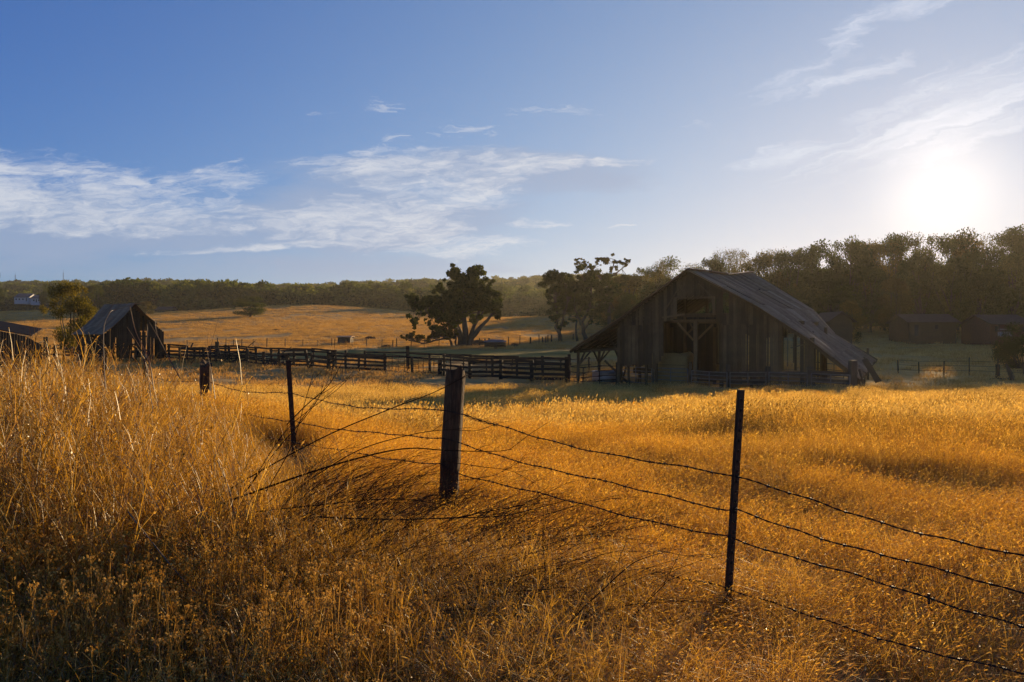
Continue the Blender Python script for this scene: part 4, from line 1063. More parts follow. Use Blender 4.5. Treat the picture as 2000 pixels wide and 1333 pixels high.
custom_oak('oak_tree', 'lone wide dark oak with several spreading trunks in the middle of the pasture', 118, 905,
    [(905, 540, 30, 24), (885, 528, 16, 14), (930, 535, 22, 18), (950, 560, 18, 22), (870, 565, 30, 20), (910, 575, 48, 26), (950, 590, 36, 28), (880, 600, 42, 26), (845, 592, 34, 18), (815, 590, 22, 18), (800, 575, 12, 14),
     (808, 612, 14, 22), (838, 610, 18, 16), (808, 634, 9, 10), (855, 632, 20, 16), (878, 628, 28, 20), (862, 648, 18, 12), (965, 610, 18, 16), (972, 585, 12, 14), (835, 628, 7, 8), (925, 610, 28, 20)],
    [[(902, 682, 9), (900, 660, 7), (893, 640, 5.5), (885, 620, 4.5), (875, 590, 3)], [(907, 681, 8), (909, 650, 6), (906, 620, 5), (908, 580, 3.5), (905, 545, 2)], [(914, 681, 7), (922, 660, 5.5), (938, 640, 4), (952, 625, 3), (968, 605, 1.8)],
     [(914, 670, 5), (924, 640, 3.5), (935, 610, 2.6), (945, 580, 1.6)], [(893, 645, 4), (870, 625, 3), (845, 605, 2.4), (815, 592, 1.5)], [(920, 663, 3), (926, 640, 2.2), (940, 615, 1.5), (955, 590, 1)]], 40000, .36, 5)
custom_oak('oak_limb_tree', 'small low oak with a long horizontal limb beside the lone wide oak', 116, 884,
    [(792, 659, 12, 7), (812, 657, 16, 11), (833, 661, 10, 6), (868, 646, 22, 16), (850, 655, 10, 8), (885, 650, 10, 14)],
    [[(884, 681, 3), (880, 668, 2.2), (874, 655, 1.6)], [(822, 672, 1.2), (835, 670, 1.5), (852, 665, 1.6), (868, 662, 1.5)], [(893, 681, 2), (890, 668, 1.5), (892, 655, 1)], [(797, 665, .8), (815, 668, 1), (828, 672, 1.2)]], 3600, .34, 6, matn='oak_leaf_gold')
custom_oak('oak_tree', 'dark spreading oak with a leaning trunk just left of the barn', 128, 1092,
    [(1085, 545, 26, 20), (1070, 560, 18, 18), (1105, 555, 30, 22), (1085, 580, 26, 20), (1110, 590, 26, 22), (1087, 612, 18, 16), (1095, 632, 14, 10), (1130, 560, 18, 16)],
    [[(1094, 668, 4.5), (1092, 650, 3.8), (1086, 640, 3), (1090, 620, 2.5), (1085, 590, 1.8)], [(1092, 650, 3), (1100, 620, 2.2), (1108, 590, 1.5)]], 15000, .29, 8)
custom_oak('oak_tree', 'pale trunked oak rising straight beside the left slope of the barn roof', 126, 1142,
    [(1140, 535, 20, 20), (1165, 545, 26, 22), (1150, 575, 34, 26), (1185, 570, 26, 24), (1135, 600, 26, 20), (1170, 605, 26, 18), (1125, 620, 16, 12), (1160, 625, 18, 14)],
    [[(1146, 668, 5), (1140, 650, 4), (1137, 630, 3), (1150, 600, 2.4), (1155, 560, 1.8)], [(1138, 640, 3), (1128, 618, 2), (1120, 600, 1.4)], [(1127, 666, 2.6), (1124, 645, 2), (1126, 620, 1.4)], [(1140, 645, 3), (1160, 615, 2), (1180, 580, 1.4)]], 17000, .29, 9)
custom_oak('feathery_tree', 'tall feathery tree with open crown above the trees left of the barn roof', 140, 1185,
    [(1135, 512, 14, 9), (1150, 520, 12, 10), (1170, 512, 9, 12), (1195, 508, 18, 11), (1215, 515, 15, 10), (1200, 530, 14, 10), (1225, 512, 8, 5), (1175, 535, 16, 12), (1145, 540, 14, 12), (1210, 545, 20, 14), (1190, 560, 24, 16)],
    [[(1190, 665, 4), (1190, 600, 3), (1188, 560, 2.4), (1195, 530, 1.4), (1200, 508, .8)], [(1188, 560, 2), (1165, 535, 1.4), (1140, 515, .8)], [(1195, 540, 1.6), (1215, 525, 1), (1232, 512, .5)]], 10000, .25, 10, matn='oak_leaf_gold')

tree('rounded bushy olive-coloured tree beside the small leaning barn', 137, 551, 82, 92, OLIVE_T, 0, .3, name='bushy_tree')
tree('small round oak standing alone on the golden slope', 490, 580, 232, 66, NEAR_T, 1, 1.0)
tree('dark rounded tree directly behind the white farmhouses', 93, 553, 370, 26, NEAR_T, 2, 2)
tree('small dark tree right of the bushy olive-coloured tree', 186, 557, 300, 38, NEAR_T, 4, .5)
tree('tall dark tree cut by the left edge of the picture', -6, 530, 330, 28, NEAR_T, 5, .5)
tree('round dark shrubby tree cut by the right edge below the red cabin', 1992, 632, 58, 78, NEAR_T, 2, 1.5, sink=.9)
tree('small willowy bush beside the grey shed on the far pasture', 284, 590, 270, 34, NEAR_T, 3, .2)
# skyline of the right-hand hill, tree by tree
SKY = [(1225, 540, 150, 70, 3, 'dark oak'), (1255, 524, 170, 52, 1, 'dark oak'), (1290, 511, 160, 50, 12, 'thin-leaved tree'), (1322, 505, 172, 60, 2, 'dark oak'), (1352, 516, 160, 46, 10, 'thin-leaved tree'),
       (1385, 505, 150, 52, 4, 'dark oak'), (1412, 488, 158, 44, 11, 'thin-leaved tree'), (1445, 487, 165, 50, 12, 'thin-leaved tree'), (1480, 497, 150, 56, 0, 'golden oak'), (1515, 489, 158, 52, 10, 'thin-leaved tree'),
       (1545, 494, 150, 60, 5, 'dark oak'), (1580, 481, 155, 64, 1, 'dark oak'), (1618, 474, 150, 66, 2, 'dark oak'), (1655, 470, 146, 62, 4, 'dark oak'), (1690, 474, 152, 60, 3, 'golden oak'),
       (1728, 470, 146, 52, 11, 'thin-leaved tree'), (1760, 462, 150, 62, 5, 'dark oak'), (1795, 455, 148, 66, 12, 'thin-leaved tree'), (1832, 462, 144, 60, 1, 'dark oak'), (1868, 459, 150, 66, 0, 'golden oak'),
       (1905, 451, 148, 62, 2, 'dark oak'), (1938, 458, 152, 56, 10, 'thin-leaved tree'), (1968, 456, 148, 56, 4, 'dark oak'), (2000, 446, 146, 70, 5, 'dark oak')]
_lab = ['wide dark oak filling the space between the open-crowned tree and the barn peak', 'dark oak behind the upper left slope of the barn roof', 'thin-leaved tree just left above the barn peak', 'dark oak straight above the barn peak',
        'thin-leaved tree just right above the barn peak', 'dark oak behind the front end of the barn ridge', 'thin-leaved tree standing tallest over the middle of the barn ridge', 'open-crowned tree over the back half of the barn ridge',
        'golden oak over the back end of the barn ridge', 'thin-leaved tree in the skyline notch right of the barn ridge', 'dark oak at the left start of the high wooded skyline', 'dark oak second from the left of the high wooded skyline',
        'broad dark oak above the back corner of the barn roof', 'dark oak just left of the dip before the sun', 'golden oak in the skyline dip left of the sun', 'thin-leaved tree at the left edge of the sun glow',
        'dark oak under the left side of the sun glow', 'thin-leaved tree directly beneath the sun', 'dark oak just right beneath the sun', 'golden oak under the right side of the sun glow',
        'tall dark oak right of the sun above the long shed', 'thin-leaved tree over the gap between long shed and red cabin', 'dark oak above the red cabin', 'tall dark oak cut by the right edge over the cabin']
for i, ((px, ty, Y, w, k, _), lb) in enumerate(zip(SKY, _lab)):
    bank = LOOSE_T if k >= 10 else NEAR_T
    tree(lb, px, ty, Y, w*(1.75 if k < 10 else 1.6), bank, k % 10, i*.7, 'oaks along the skyline right of the barn')
FRONT = [(1232, 575, 132, 62, 4), (1560, 560, 138, 90, 2), (1625, 545, 128, 95, 1), (1700, 528, 140, 90, 5), (1748, 545, 132, 70, 3), (1800, 497, 136, 100, 4), (1860, 502, 134, 95, 1), (1915, 490, 140, 100, 2), (1975, 500, 128, 95, 5), (1520, 530, 145, 70, 0), (1660, 590, 110, 60, 3)]
_lab2 = ['low oak filling the gap behind the left lean-to', 'dim oak just behind the top right slope of the barn roof', 'wide dim oak behind the middle of the right roof slope', 'dim oak rising over the pasture right of the barn roof',
         'narrow dim oak left of the long shed', 'wide dim oak shading the left end of the long shed', 'dim oak shading the right end of the long shed', 'wide dim oak between long shed and red cabin', 'dim oak hanging over the red cabin', 'dim oak tucked behind the back end of the barn ridge', 'low oak beside the grey gabled shed']
for i, ((px, ty, Y, w, k), lb) in enumerate(zip(FRONT, _lab2)):
    tree(lb, px, ty, Y, w, NEAR_T, k, i*1.1+.4, 'oaks on the slope below the skyline')
# more trees out of frame to the right keep the low sun off the shaded pasture
# far woods: uncountable, one mass each
farv = variants('far_woods', [])
for i in range(5):
    cr, tr = unit_tree(300+i, 1100, .065, 13, .12, .5, matn='far_leaf', twigs=False)
    o = bpy.data.objects.new('far_tree_%d' % i, cr); farv.objects.link(o)
prof_px = [-60, 0, 100, 170, 250, 400, 520, 640, 700, 800, 850, 960, 1000, 1030, 1080, 1130, 1250, 1400, 1700, 2060]
prof_y = [548, 547, 541, 553, 545, 543, 546, 537, 538, 536, 545, 545, 546, 530, 522, 522, 530, 520, 500, 500]
def woods(name, label, n, y0, y1, px0, px1, hs, keep=None, cap=True, seed=3, w=1.15, lower=0):
    r = np.random.default_rng(seed); Y = r.uniform(y0, y1, n); px = r.uniform(px0, px1, n); x = (px-1000)/F*Y; z = gz(x, Y)
    h = r.uniform(*hs, n)
    if keep is not None: k = keep(px, Y, x); Y, px, x, z, h = Y[k], px[k], x[k], z[k], h[k]
    if cap:
        top = (H0-np.interp(px, prof_px, prof_y)+-lower+np.where(r.uniform(0, 1, len(px)) < .12, r.uniform(0, 7, len(px)), r.normal(-3, 2.4, len(px))))/F*Y; z = np.minimum(z, top-h); 
    s = h*w*r.uniform(.8, 1.3, len(h))
    return instancer(name, np.stack([x, Y, z-.5], -1), r.uniform(0, 6.28, len(h)), np.stack([s, s, h], -1), r.integers(0, 5, len(h)), farv, label, 'woods')
woods('ridge_forest', 'dark oak forest covering the far ridge along the horizon', 2200, 560, 760, -60, 1300, (11, 17), seed=4)
woods('slope_forest', 'belt of oak woods on the slope below the far ridge', 1500, 400, 580, -60, 1300, (9, 14), keep=lambda px, Y, x: ~((px < 110) & (Y < 470)), seed=5)
woods('valley_forest', 'line of green trees in the valley behind the golden hill', 300, 335, 385, 200, 1090, (12, 18), keep=lambda px, Y, x: ~((px > 975) & (px < 1030)), seed=6)
woods('hill_forest', 'dense woods on the hill behind the barn and the skyline oaks', 620, 175, 330, 1490, 2300, (11, 17), seed=7, lower=18)
woods('low_hill_forest', 'low woods behind the barn seen between the oaks left of its ridge', 330, 200, 330, 1130, 1500, (8, 12), seed=9, lower=48)
# ------------------------------------------------------------------ barbed wire fence in the foreground
def barbed_fence():
    posts = {'t1': (1420, 1235, 1449, 762, 4.0), 'w1': (873, 1012, 889, 729, 6.0), 't2': (576, 900, 563, 706, 8.8), 'w2': (401, 832, 402, 711, 12.0), 't3': (281, 790, 284, 700, 15.0), 'w3': (205, 770, 203, 700, 19.0)}
    base = P(882, 1010, 6.0); root = empty('barbed_wire_fence', base, 0, 'foreground barbed wire fence with mixed wooden and steel posts', 'fence')
    def steel(bx, by, tx, ty, Y, lab, s=1.0):
        b = P(bx, by, Y)-base; t = P(tx, ty, Y)-base; d = (t-b).normalized(); b = b-d*.35
        m = MB(); side = Vector((.8, .6, 0)); nrm = d.cross(side).normalized()
        w, th = .046*s, .006
        m.beam(b, t, w, th, 0, .4, 0, 1, up=nrm); m.beam(b+nrm*(th/2+.014), t+nrm*(th/2+.014), th, .028, 0, .4, 0, 1, up=nrm)
        n = int((t-b).length/.055)
        for i in range(4, n): p = b.lerp(t, i/n)-nrm*.006; m.beam(p-d*.006, p+d*.006, .014, .012, 0, .4, 0, 1, up=nrm)
        o = m.build('steel_post', MATS['rusty_steel'], root); o['label'] = lab
    def wooden(bx, by, tx, ty, Y, rad, lab, seed, ragged=True):
        rr = random.Random(seed); b = P(bx, by, Y)-base; t = P(tx, ty, Y)-base; d = t-b; b = b-d*.25; d = t-b; n = 26; sides = 22; vs = []; fs = []
        ph = [rr.uniform(0, 6.28) for _ in range(6)]
        for i in range(n):
            f = i/(n-1); c = b+d*f
            for k in range(sides):
                a = 2*PI*k/sides; r_ = rad*(1+.07*math.sin(2*a+ph[0])+.05*math.sin(5*a+ph[1])+.03*math.sin(9*a+ph[2]))
                crk = max(0, 1-abs(((a-ph[3]+PI) % (2*PI))-PI)/.16)*.35+max(0, 1-abs(((a-ph[4]+PI) % (2*PI))-PI)/.10)*.25
                r_ *= 1-crk*(.4+.6*f); r_ *= 1+.035*mnoise.noise(Vector((a*2, f*7, seed)))
                if f < .45: r_ *= 1-.55*max(0, mnoise.noise(Vector((math.cos(a)*1.3+seed, f*6, math.sin(a)*1.3))))*(1-f)
                r_ *= 1+.05*mnoise.noise(Vector((math.cos(a)*6, f*1.2, math.sin(a)*6+seed)))+.012*rr.uniform(-1, 1)
                z = c.z+(rr.uniform(-.03, .03)+.035*math.sin(a+ph[5])+.02*math.sin(4*a+ph[1]) if i == n-1 else 0)
                vs.append((c.x+r_*math.cos(a), c.y+r_*math.sin(a), z))
        for i in range(n-1):
            for k in range(sides): k2 = (k+1) % sides; fs.append((i*sides+k, i*sides+k2, (i+1)*sides+k2, (i+1)*sides+k))
        o_ = len(vs); vs.append(tuple(t-Vector((0, 0, .015)))); fs += [((n-1)*sides+k, (n-1)*sides+(k+1) % sides, o_) for k in range(sides)]
        m = MB(); m._add(vs, fs, .4); o = m.build('wooden_post', MATS['post_wood'], root, False); o['label'] = lab
    steel(*posts['t1'], 'tall dark steel post'); steel(*posts['t2'], 'bent thin steel post', 1.3); steel(*posts['t3'], 'steel post with pale tip half hidden by weeds', 1.5)
    wooden(*posts['w1'], .080, 'thick split wooden post', 1); wooden(*posts['w2'], .10, 'squat wooden post half sunk in weeds', 5); wooden(*posts['w3'], .09, 'farthest wooden post in the weeds', 9)
    wooden(2134, 1440, 2138, 930, 3.05, .08, 'wooden post just beyond the right edge', 12)
    # wires: pixel heights at every post, from the left end to beyond the right edge
    Yr = 2.62
    W_ = [[(203, 722), (281, 732), (401, 744), (565, 768), (868, 801), (1441, 932), (2120, 1118)],
          [(203, 745), (281, 762), (401, 790), (568, 822), (868, 855), (1438, 998), (2120, 1190)],
          [(203, 760), (281, 782), (401, 822), (571, 862), (865, 908), (1435, 1052), (2120, 1256)],
          [(401, 850), (573, 890), (862, 985), (1428, 1152), (2120, 1345)],
          [(866, 1035), (1425, 1232), (2120, 1440)]]
    yk = {203: 19, 281: 15, 401: 12, 2120: 3.05}
    sagk = [.05, .03, .02, .06, .05]; starts = [(903, 806), (903, 864), (900, 921), (888, 978), (895, 1040)]
    rr = random.Random(3)
    for wi, row in enumerate(W_):
        pts = []
        for j in range(len(row)-1):
            (x0, y0), (x1, y1) = row[j], row[j+1]
            Y0 = yk.get(x0, 8.75 if 560 < x0 < 580 else (5.88 if x0 < 1000 else 3.98)); Y1 = yk.get(x1, 8.75 if 560 < x1 < 580 else (5.88 if x1 < 1000 else 3.98))
            a = P(x0, y0, Y0); b = P(x1, y1, Y1)
            if 850 < x0 < 875: a = P(starts[wi][0]-15, starts[wi][1], 5.9)
            n = max(6, int((b-a).length/.055)); sg = sagk[wi]*(b-a).length/3
            if wi == 3 and j == len(row)-3: sg *= 1.2
            for i in range(n):
                t = i/n; p = a.lerp(b, t)-Vector((0, 0, 4*sg*t*(1-t)))
                p += Vector((0, 0, .007*math.sin(t*9+wi*2)+.004*math.sin(t*31+wi)+rr.uniform(-.0015, .0015))); pts.append(p-base)
        m = MB(); r_ = .0026
        fine = []
        for i in range(len(pts)-1):
            for t in (0, .34, .67): fine.append(pts[i].lerp(pts[i+1], t))
        for ph in (0, PI):
            tw = []
            for i, p in enumerate(fine): a = i*1.15+ph; k = .0028; tw.append(p+Vector((k*.5*math.cos(a), k*.5*math.cos(a), k*math.sin(a))))
            m.tube(tw, r_ if wi < 4 else .0022, 4)
        L_ = 0; last = 0
        for i in range(1, len(pts)-1):
            L_ += (pts[i]-pts[i-1]).length
            if L_-last > .118+rr.uniform(-.01, .012):
                last = L_; p = pts[i]; d = (pts[i+1]-pts[i]).normalized()
                e1 = d.cross(Vector((0, 0, 1))).normalized(); e2 = d.cross(e1)
                m.tube([p-d*.008, p+d*.008], .0062, 6)
                for q in range(4):
                    a = rr.uniform(0, .6)+q*PI/2; v = e1*math.cos(a)+e2*math.sin(a); m.tube([p+v*.003+d*(q-1.5)*.003, p+v*.021+d*rr.uniform(-.004, .004)], [.0022, .0012], 4)
        if wi == 0:      # tangled splice right of the wooden post
            for ph in range(3):
                s = []; i0 = next(i for i, p in enumerate(pts) if (p+base).x > -.42)
                for i in range(i0, i0+9): a = i*1.3+ph*2; s.append(pts[i]+Vector((.01*math.cos(a), .01*math.cos(a), .014*math.sin(a))))
                m.tube(s, .002, 4)
        m.build('barbed_wire', MATS['wire_steel'], root)
    m = MB(); p = P(1814, 1168, 3.4)-base; m.tube([p+Vector((0, 0, .02)), p-Vector((0, 0, .03))], .006, 5); m.build('wire_clip', MATS['wire_steel'], root)
barbed_fence()

# ------------------------------------------------------------------ leaning dark bush and single tall stalks
def stem_mesh(m, p0, az, lean, h, r0, rr, nb=5, k=7, droop=.25, bl=.45, sub=True, az_j=.5):
    pts = []; d = Vector((math.cos(az), math.sin(az), 0)); wob = rr.uniform(-.08, .08)
    for i in range(k):
        t = i/(k-1); pts.append(p0+d*lean*t**1.25+Vector((0, 0, h*t-droop*abs(lean)*t**3))+Vector((-d.y, d.x, 0))*wob*math.sin(t*3)+Vector([rr.uniform(-.008, .008) for _ in range(3)]))
    m.tube(pts, [r0*(1-.75*i/(k-1)) for i in range(k)], 4, rr.uniform(0, 1), False)
    for _ in range(nb):
        j = rr.randrange(2, k-1); q = pts[j]; dd = (pts[j+1]-pts[j]).normalized(); a = az+rr.uniform(-az_j, az_j); L = bl*rr.uniform(.4, 1)*(h+abs(lean))*.5
        dv = (dd*.8+Vector((math.cos(a), math.sin(a), rr.uniform(-.2, .9)))*.55).normalized()
        bp = [q+dv*L*t+Vector((0, 0, -.1*L*t*t))+Vector([rr.uniform(-.008, .008) for _ in range(3)]) for t in (0, .3, .6, 1)]
        m.tube(bp, [r0*.5, r0*.4, r0*.3, r0*.14], 3, rr.uniform(0, 1), False)
        if sub:
            for _ in range(2): s = bp[rr.choice((1, 2))]; v2 = (dv+Vector([rr.uniform(-.6, .6) for _ in range(3)])).normalized(); m.tube([s, s+v2*L*.25, s+v2*L*.45-Vector((0, 0, .01))], [r0*.28, r0*.2, r0*.1], 3, rr.random(), False)
    return pts
def poly_stem(m, pix, Y0, Y1, r0, r1, rr, seg=5, twig=3):
    """stem following picture points, its distance running from Y0 to Y1"""
    n = len(pix); base = [P(px, py, Y0+(Y1-Y0)*i/(n-1)) for i, (px, py) in enumerate(pix)]; pts = []
    for i in range(n-1):
        p0 = base[max(0, i-1)]; p1, p2 = base[i], base[i+1]; p3 = base[min(n-1, i+2)]
        for s in range(seg):
            t = s/seg; pts.append(.5*((2*p1)+(p2-p0)*t+(2*p0-5*p1+4*p2-p3)*t*t+(3*p1-p0-3*p2+p3)*t**3))
    pts.append(base[-1]); L = len(pts); m.tube(pts, [r0+(r1-r0)*i/(L-1) for i in range(L)], 5, rr.uniform(0, .3), False)
    for _ in range(twig):
        j = rr.randrange(L//4, L-1); d = (pts[min(j+1, L-1)]-pts[j-1]).normalized(); v = (d+Vector((rr.uniform(-.3, .5), rr.uniform(-.5, .5), rr.uniform(-.2, .7)))).normalized(); l = rr.uniform(.12, .4)
        m.tube([pts[j], pts[j]+v*l*.5, pts[j]+v*l+Vector((0, 0, -.02))], [r1*1.3, r1, r1*.5], 3, rr.random()*.3, False)
def leaning_bush():
    base = G(600, 4.7); root = empty('leaning_brush', base, 0, 'dark bare brush leaning right in long arcs past the split wooden post', 'bush'); rr = random.Random(21)
    A_ = [([(430, 985), (600, 925), (720, 890), (800, 876), (870, 880), (960, 882), (1000, 878)], 4.5, 5.0, .007, .002), ([(440, 960), (620, 860), (760, 800), (840, 770), (900, 740), (910, 730)], 4.7, 5.6, .005, .0025),
          ([(600, 940), (700, 880), (800, 850), (870, 840), (920, 842), (945, 838)], 4.6, 5.1, .004, .0015), ([(500, 1000), (640, 985), (760, 975), (860, 985), (900, 1000)], 4.3, 4.6, .004, .0015),
          ([(620, 1010), (760, 1015), (880, 1012), (980, 1008), (1060, 990), (1115, 975)], 4.1, 4.6, .005, .0018), ([(880, 1014), (950, 1000), (1040, 985), (1085, 988)], 4.2, 4.6, .004, .0012),
          ([(560, 830), (600, 790), (640, 755), (662, 720)], 4.6, 5.0, .004, .0018), ([(480, 960), (540, 880), (600, 810), (630, 765), (640, 745)], 4.6, 5.2, .004, .0015),
          ([(520, 960), (570, 870), (600, 770), (612, 730)], 4.5, 5, .0035, .0015), ([(470, 980), (560, 840), (660, 760), (690, 725)], 4.6, 5, .003, .0012), ([(860, 900), (940, 912), (990, 918), (1020, 930)], 4.8, 5.0, .003, .0012),
          ([(880, 940), (960, 930), (1010, 905), (1025, 895)], 4.6, 4.9, .0025, .001), ([(620, 1300), (760, 1220), (900, 1190), (1000, 1200), (1100, 1170), (1200, 1120)], 3.3, 3.8, .004, .0015),
          ([(1040, 1330), (1110, 1220), (1180, 1150), (1230, 1105), (1260, 1090), (1300, 1078)], 3.4, 3.9, .005, .0015), ([(700, 1260), (860, 1170), (960, 1140), (1040, 1120), (1100, 1110)], 3.4, 4, .004, .0014),
          ([(1080, 1320), (1180, 1260), (1260, 1180), (1310, 1130)], 3.3, 3.7, .004, .0014), ([(990, 1330), (1060, 1180), (1060, 1050), (1062, 990)], 3.6, 4.2, .0035, .0015)]
    for k, (pix, y0, y1, r0, r1) in enumerate(A_):
        m = MB(); poly_stem(m, pix, y0, y1, r0, r1, rr); m.build('branch', MATS['weed_dark'], root)
    m = MB()
    for _ in range(560):        # fine leaning stems that fill the bush
        x = rr.uniform(-1.9, .9); Y = rr.uniform(3.5, 5.4)-.25*x; px = 1000+F*x/Y
        if px > 1230 or rr.random() < (px-780)/560: continue
        p0 = Vector((x, Y, g(x, Y))); hh = max(.15, rr.uniform(.35, .95)*(1-.38*max(0, (px-420)/600)))
        stem_mesh(m, p0, rr.uniform(-.35, .35), rr.uniform(.3, 1.2), hh, rr.uniform(.0018, .0034), rr, rr.randrange(1, 4), 6, .2, .4, rr.random() < .5)
    m.build('fine_twigs', MATS['weed_dark'], root)
    for c in root.children: c.location = -base
leaf_ = leafy('weed_dark', [(0, (.03, .018, .010)), (.5, (.07, .04, .018)), (1, (.16, .10, .045))], .15, (1, .8, .5), .2)
leaning_bush()
def tall_stalk(label, pix, Y0, Y1, r0, r1, seed, twig=5):
    rr = random.Random(seed); m = MB(); poly_stem(m, pix, Y0, Y1, r0, r1, rr, 5, twig); b = P(*pix[0], Y0); m.v = [tuple(Vector(q)-b) for q in m.v]; o = m.build('dry_stalk', MATS['weed_stalk'], None); o.location = b; tag(o, label, 'weed', 'tall single dry stalks above the weeds')
tall_stalk('longest pale stalk curving over the small barn down to the squat wooden post', [(352, 740), (325, 690), (306, 650), (303, 625)], 5, 5.2, .004, .002, 1, 1)
tall_stalk('bent pale stalk crossing the front gable of the small barn', [(300, 760), (290, 700), (266, 650), (254, 600)], 5, 5.2, .004, .0022, 2, 1)
tall_stalk('straight thin stalk rising beside the left roof edge of the small barn', [(206, 760), (203, 700), (203, 640), (214, 612), (222, 606)], 5, 5.2, .0035, .0015, 3, 2)
tall_stalk('hooked stalk in front of the small barn gable', [(298, 800), (290, 740), (283, 700), (288, 650), (287, 634)], 5, 5.1, .003, .0015, 4, 2)
tall_stalk('slim stalk standing before the corral boards left of the squat post', [(420, 780), (414, 735), (405, 690), (400, 668)], 5, 5.2, .003, .0014, 5, 2)
tall_stalk('pale bare stalk lying down the middle of the weed patch', [(425, 900), (450, 965), (456, 1030), (458, 1060)], 4.4, 4.2, .005, .003, 6, 2)
tall_stalk('light stalk slanting from the weed patch centre to the lower litter', [(250, 1000), (330, 1100), (410, 1190), (470, 1255), (520, 1310)], 3.6, 3.3, .004, .002, 7, 3)
tall_stalk('forked upright stalk left of the round tree', [(60, 720), (62, 690), (74, 650)], 5.2, 5.2, .003, .0014, 8, 3)

# ------------------------------------------------------------------ weeds, seed heads, litter
def stalk_clump(seed, h, n, lean, nb, w, matn='weed_stalk', hd=.0, spread=.12, az=None):
    r = np.random.default_rng(seed); parts = []
    p0 = np.stack([r.normal(0, spread, n), r.normal(0, spread, n), np.full(n, -.04)], -1); hh = h*r.uniform(.55, 1.05, n)
    a = r.uniform(0, 2*PI, n) if az is None else r.normal(az, .7, n)
    col = r.uniform(.1, .9, n); K = 6
    S, tip, td = strips(p0, a, r.uniform(.1, 1, n)*lean, hh, np.full(n, w)*r.uniform(.7, 1.2, n), K, 1.5, None, r, col, .7); parts.append(S)
    C = S[0].reshape(n, K, 2, 3).mean(2)
    B0 = []; BA = []; BH = []; BL = []; BC = []
    for _ in range(nb):
        j = r.integers(2, K, n); f = r.uniform(0, 1, n)[:, None]; q = C[np.arange(n), j-1]*(1-f)+C[np.arange(n), j]*f
        B0.append(q); BA.append(r.uniform(0, 2*PI, n)); BH.append(hh*r.uniform(.08, .26, n)); BL.append(hh*r.uniform(.04, .2, n)); BC.append(col+r.uniform(-.1, .2, n))
    B0, BA, BH, BL, BC = map(np.concatenate, (B0, BA, BH, BL, BC))
    S2, t2, d2 = strips(B0, BA, BL, BH, np.full(len(BH), w*.55), 3, 1.4, None, r, np.clip(BC, 0, 1), .6); parts.append(S2)
    if hd: k = r.uniform(0, 1, len(t2)) < .75; parts.append(heads(t2[k], d2[k], r.uniform(.5, 1.3, k.sum())*hd, r.uniform(.5, 1.2, k.sum())*hd*.55, r, np.clip(BC[k]+.2, 0, 1)))
    # curled dead leaves along the stems
    m_ = n*3; j = r.integers(0, K-1, m_); q = C[r.integers(0, n, m_), j]
    S3, _, _ = strips(q, r.uniform(0, 6.28, m_), r.uniform(.02, .07, m_), r.uniform(-.03, .05, m_), np.full(m_, .008), 4, 1.2, None, r, r.uniform(.2, 1, m_), .5); parts.append(S3)
    v, f, c = join(parts); return np_mesh('weed', v, f, c, MATS[matn])
def flat_heads(seed, n, h):
    r = np.random.default_rng(seed); parts = []; a = r.uniform(0, 6.28, n); p0 = np.stack([r.normal(0, .09, n), r.normal(0, .09, n), np.full(n, -.03)], -1); hh = h*r.uniform(.5, 1.05, n)
    S, tip, td = strips(p0, a, r.uniform(.01, .09, n), hh, np.full(n, .004), 4, 1.6, None, r, r.uniform(.1, .6, n), .3); parts.append(S)
    for q in range(n):
        m_ = 9; off = r.normal(0, .011, (m_, 3)); off[:, 2] *= .5; c = tip[q]+off
        nd = r.normal(size=(m_, 3)); nd /= np.linalg.norm(nd, axis=1, keepdims=True)
        parts.append(heads(c, nd, np.full(m_, .013), np.full(m_, .010), r, r.uniform(.3, 1, m_)))
        S2, _, _ = strips(np.repeat(tip[q:q+1]-[[0, 0, .03]], 4, 0), r.uniform(0, 6.28, 4), r.uniform(.008, .02, 4), np.full(4, .03), np.full(4, .0022), 2, 1, None, r, r.uniform(.2, .6, 4), 0); parts.append(S2)
    v, f, c = join(parts); return np_mesh('seedhead', v, f, c, MATS['seed_head'])
def litter(seed, n, rad):
    r = np.random.default_rng(seed); q = r.uniform(0, 1, n)**.5*rad; a = r.uniform(0, 6.28, n); c = np.stack([q*np.cos(a), q*np.sin(a), r.uniform(0, .03, n)], -1)
    az = r.uniform(0, 6.28, n); d = np.stack([np.cos(az), np.sin(az), r.uniform(-.25, .35, n)], -1); s = np.stack([-np.sin(az), np.cos(az), r.uniform(-.3, .3, n)], -1)
    ln = np.where(r.uniform(0, 1, n) < .5, r.uniform(.02, .045, n), r.uniform(.05, .15, n))[:, None]; w = np.where(ln < .05, ln*.55, .004)
    v = np.stack([c-d*ln/2, c+s*w/2, c+d*ln/2, c-s*w/2], 1).reshape(-1, 3)
    return np_mesh('litter', v, np.arange(4*n).reshape(n, 4), np.repeat(r.uniform(0, 1, n), 4), MATS['dry_leaf'])
tall_w = variants('weeds_tall', [stalk_clump(400+i, 1.0, 11, .62, 9, .0075, hd=.017) for i in range(6)])
low_w = variants('weeds_low', [stalk_clump(420+i, 1.0, 16, .6, 7, .0068, hd=.022, spread=.10) for i in range(5)])
seed_w = variants('seedheads', [flat_heads(440+i, 9, .45) for i in range(5)])
litter_w = variants('litter_patch', [litter(460+i, 190, .28) for i in range(4)])
oat_w = variants('weeds_grass', [grass_clump(480+i, 48, .15, .45, 1.0, .0045, .2, (.045, .009), (.05, 0), .5, 'oat_grass', 5, 'oat') for i in range(4)])
def weed_top(px):      # height of the weed mass in the picture
    return np.interp(px, [-200, 0, 100, 200, 300, 360, 430, 520, 620, 700, 800, 900, 1000, 1100], [690, 688, 682, 700, 725, 748, 790, 855, 915, 960, 1010, 1060, 1120, 1200])
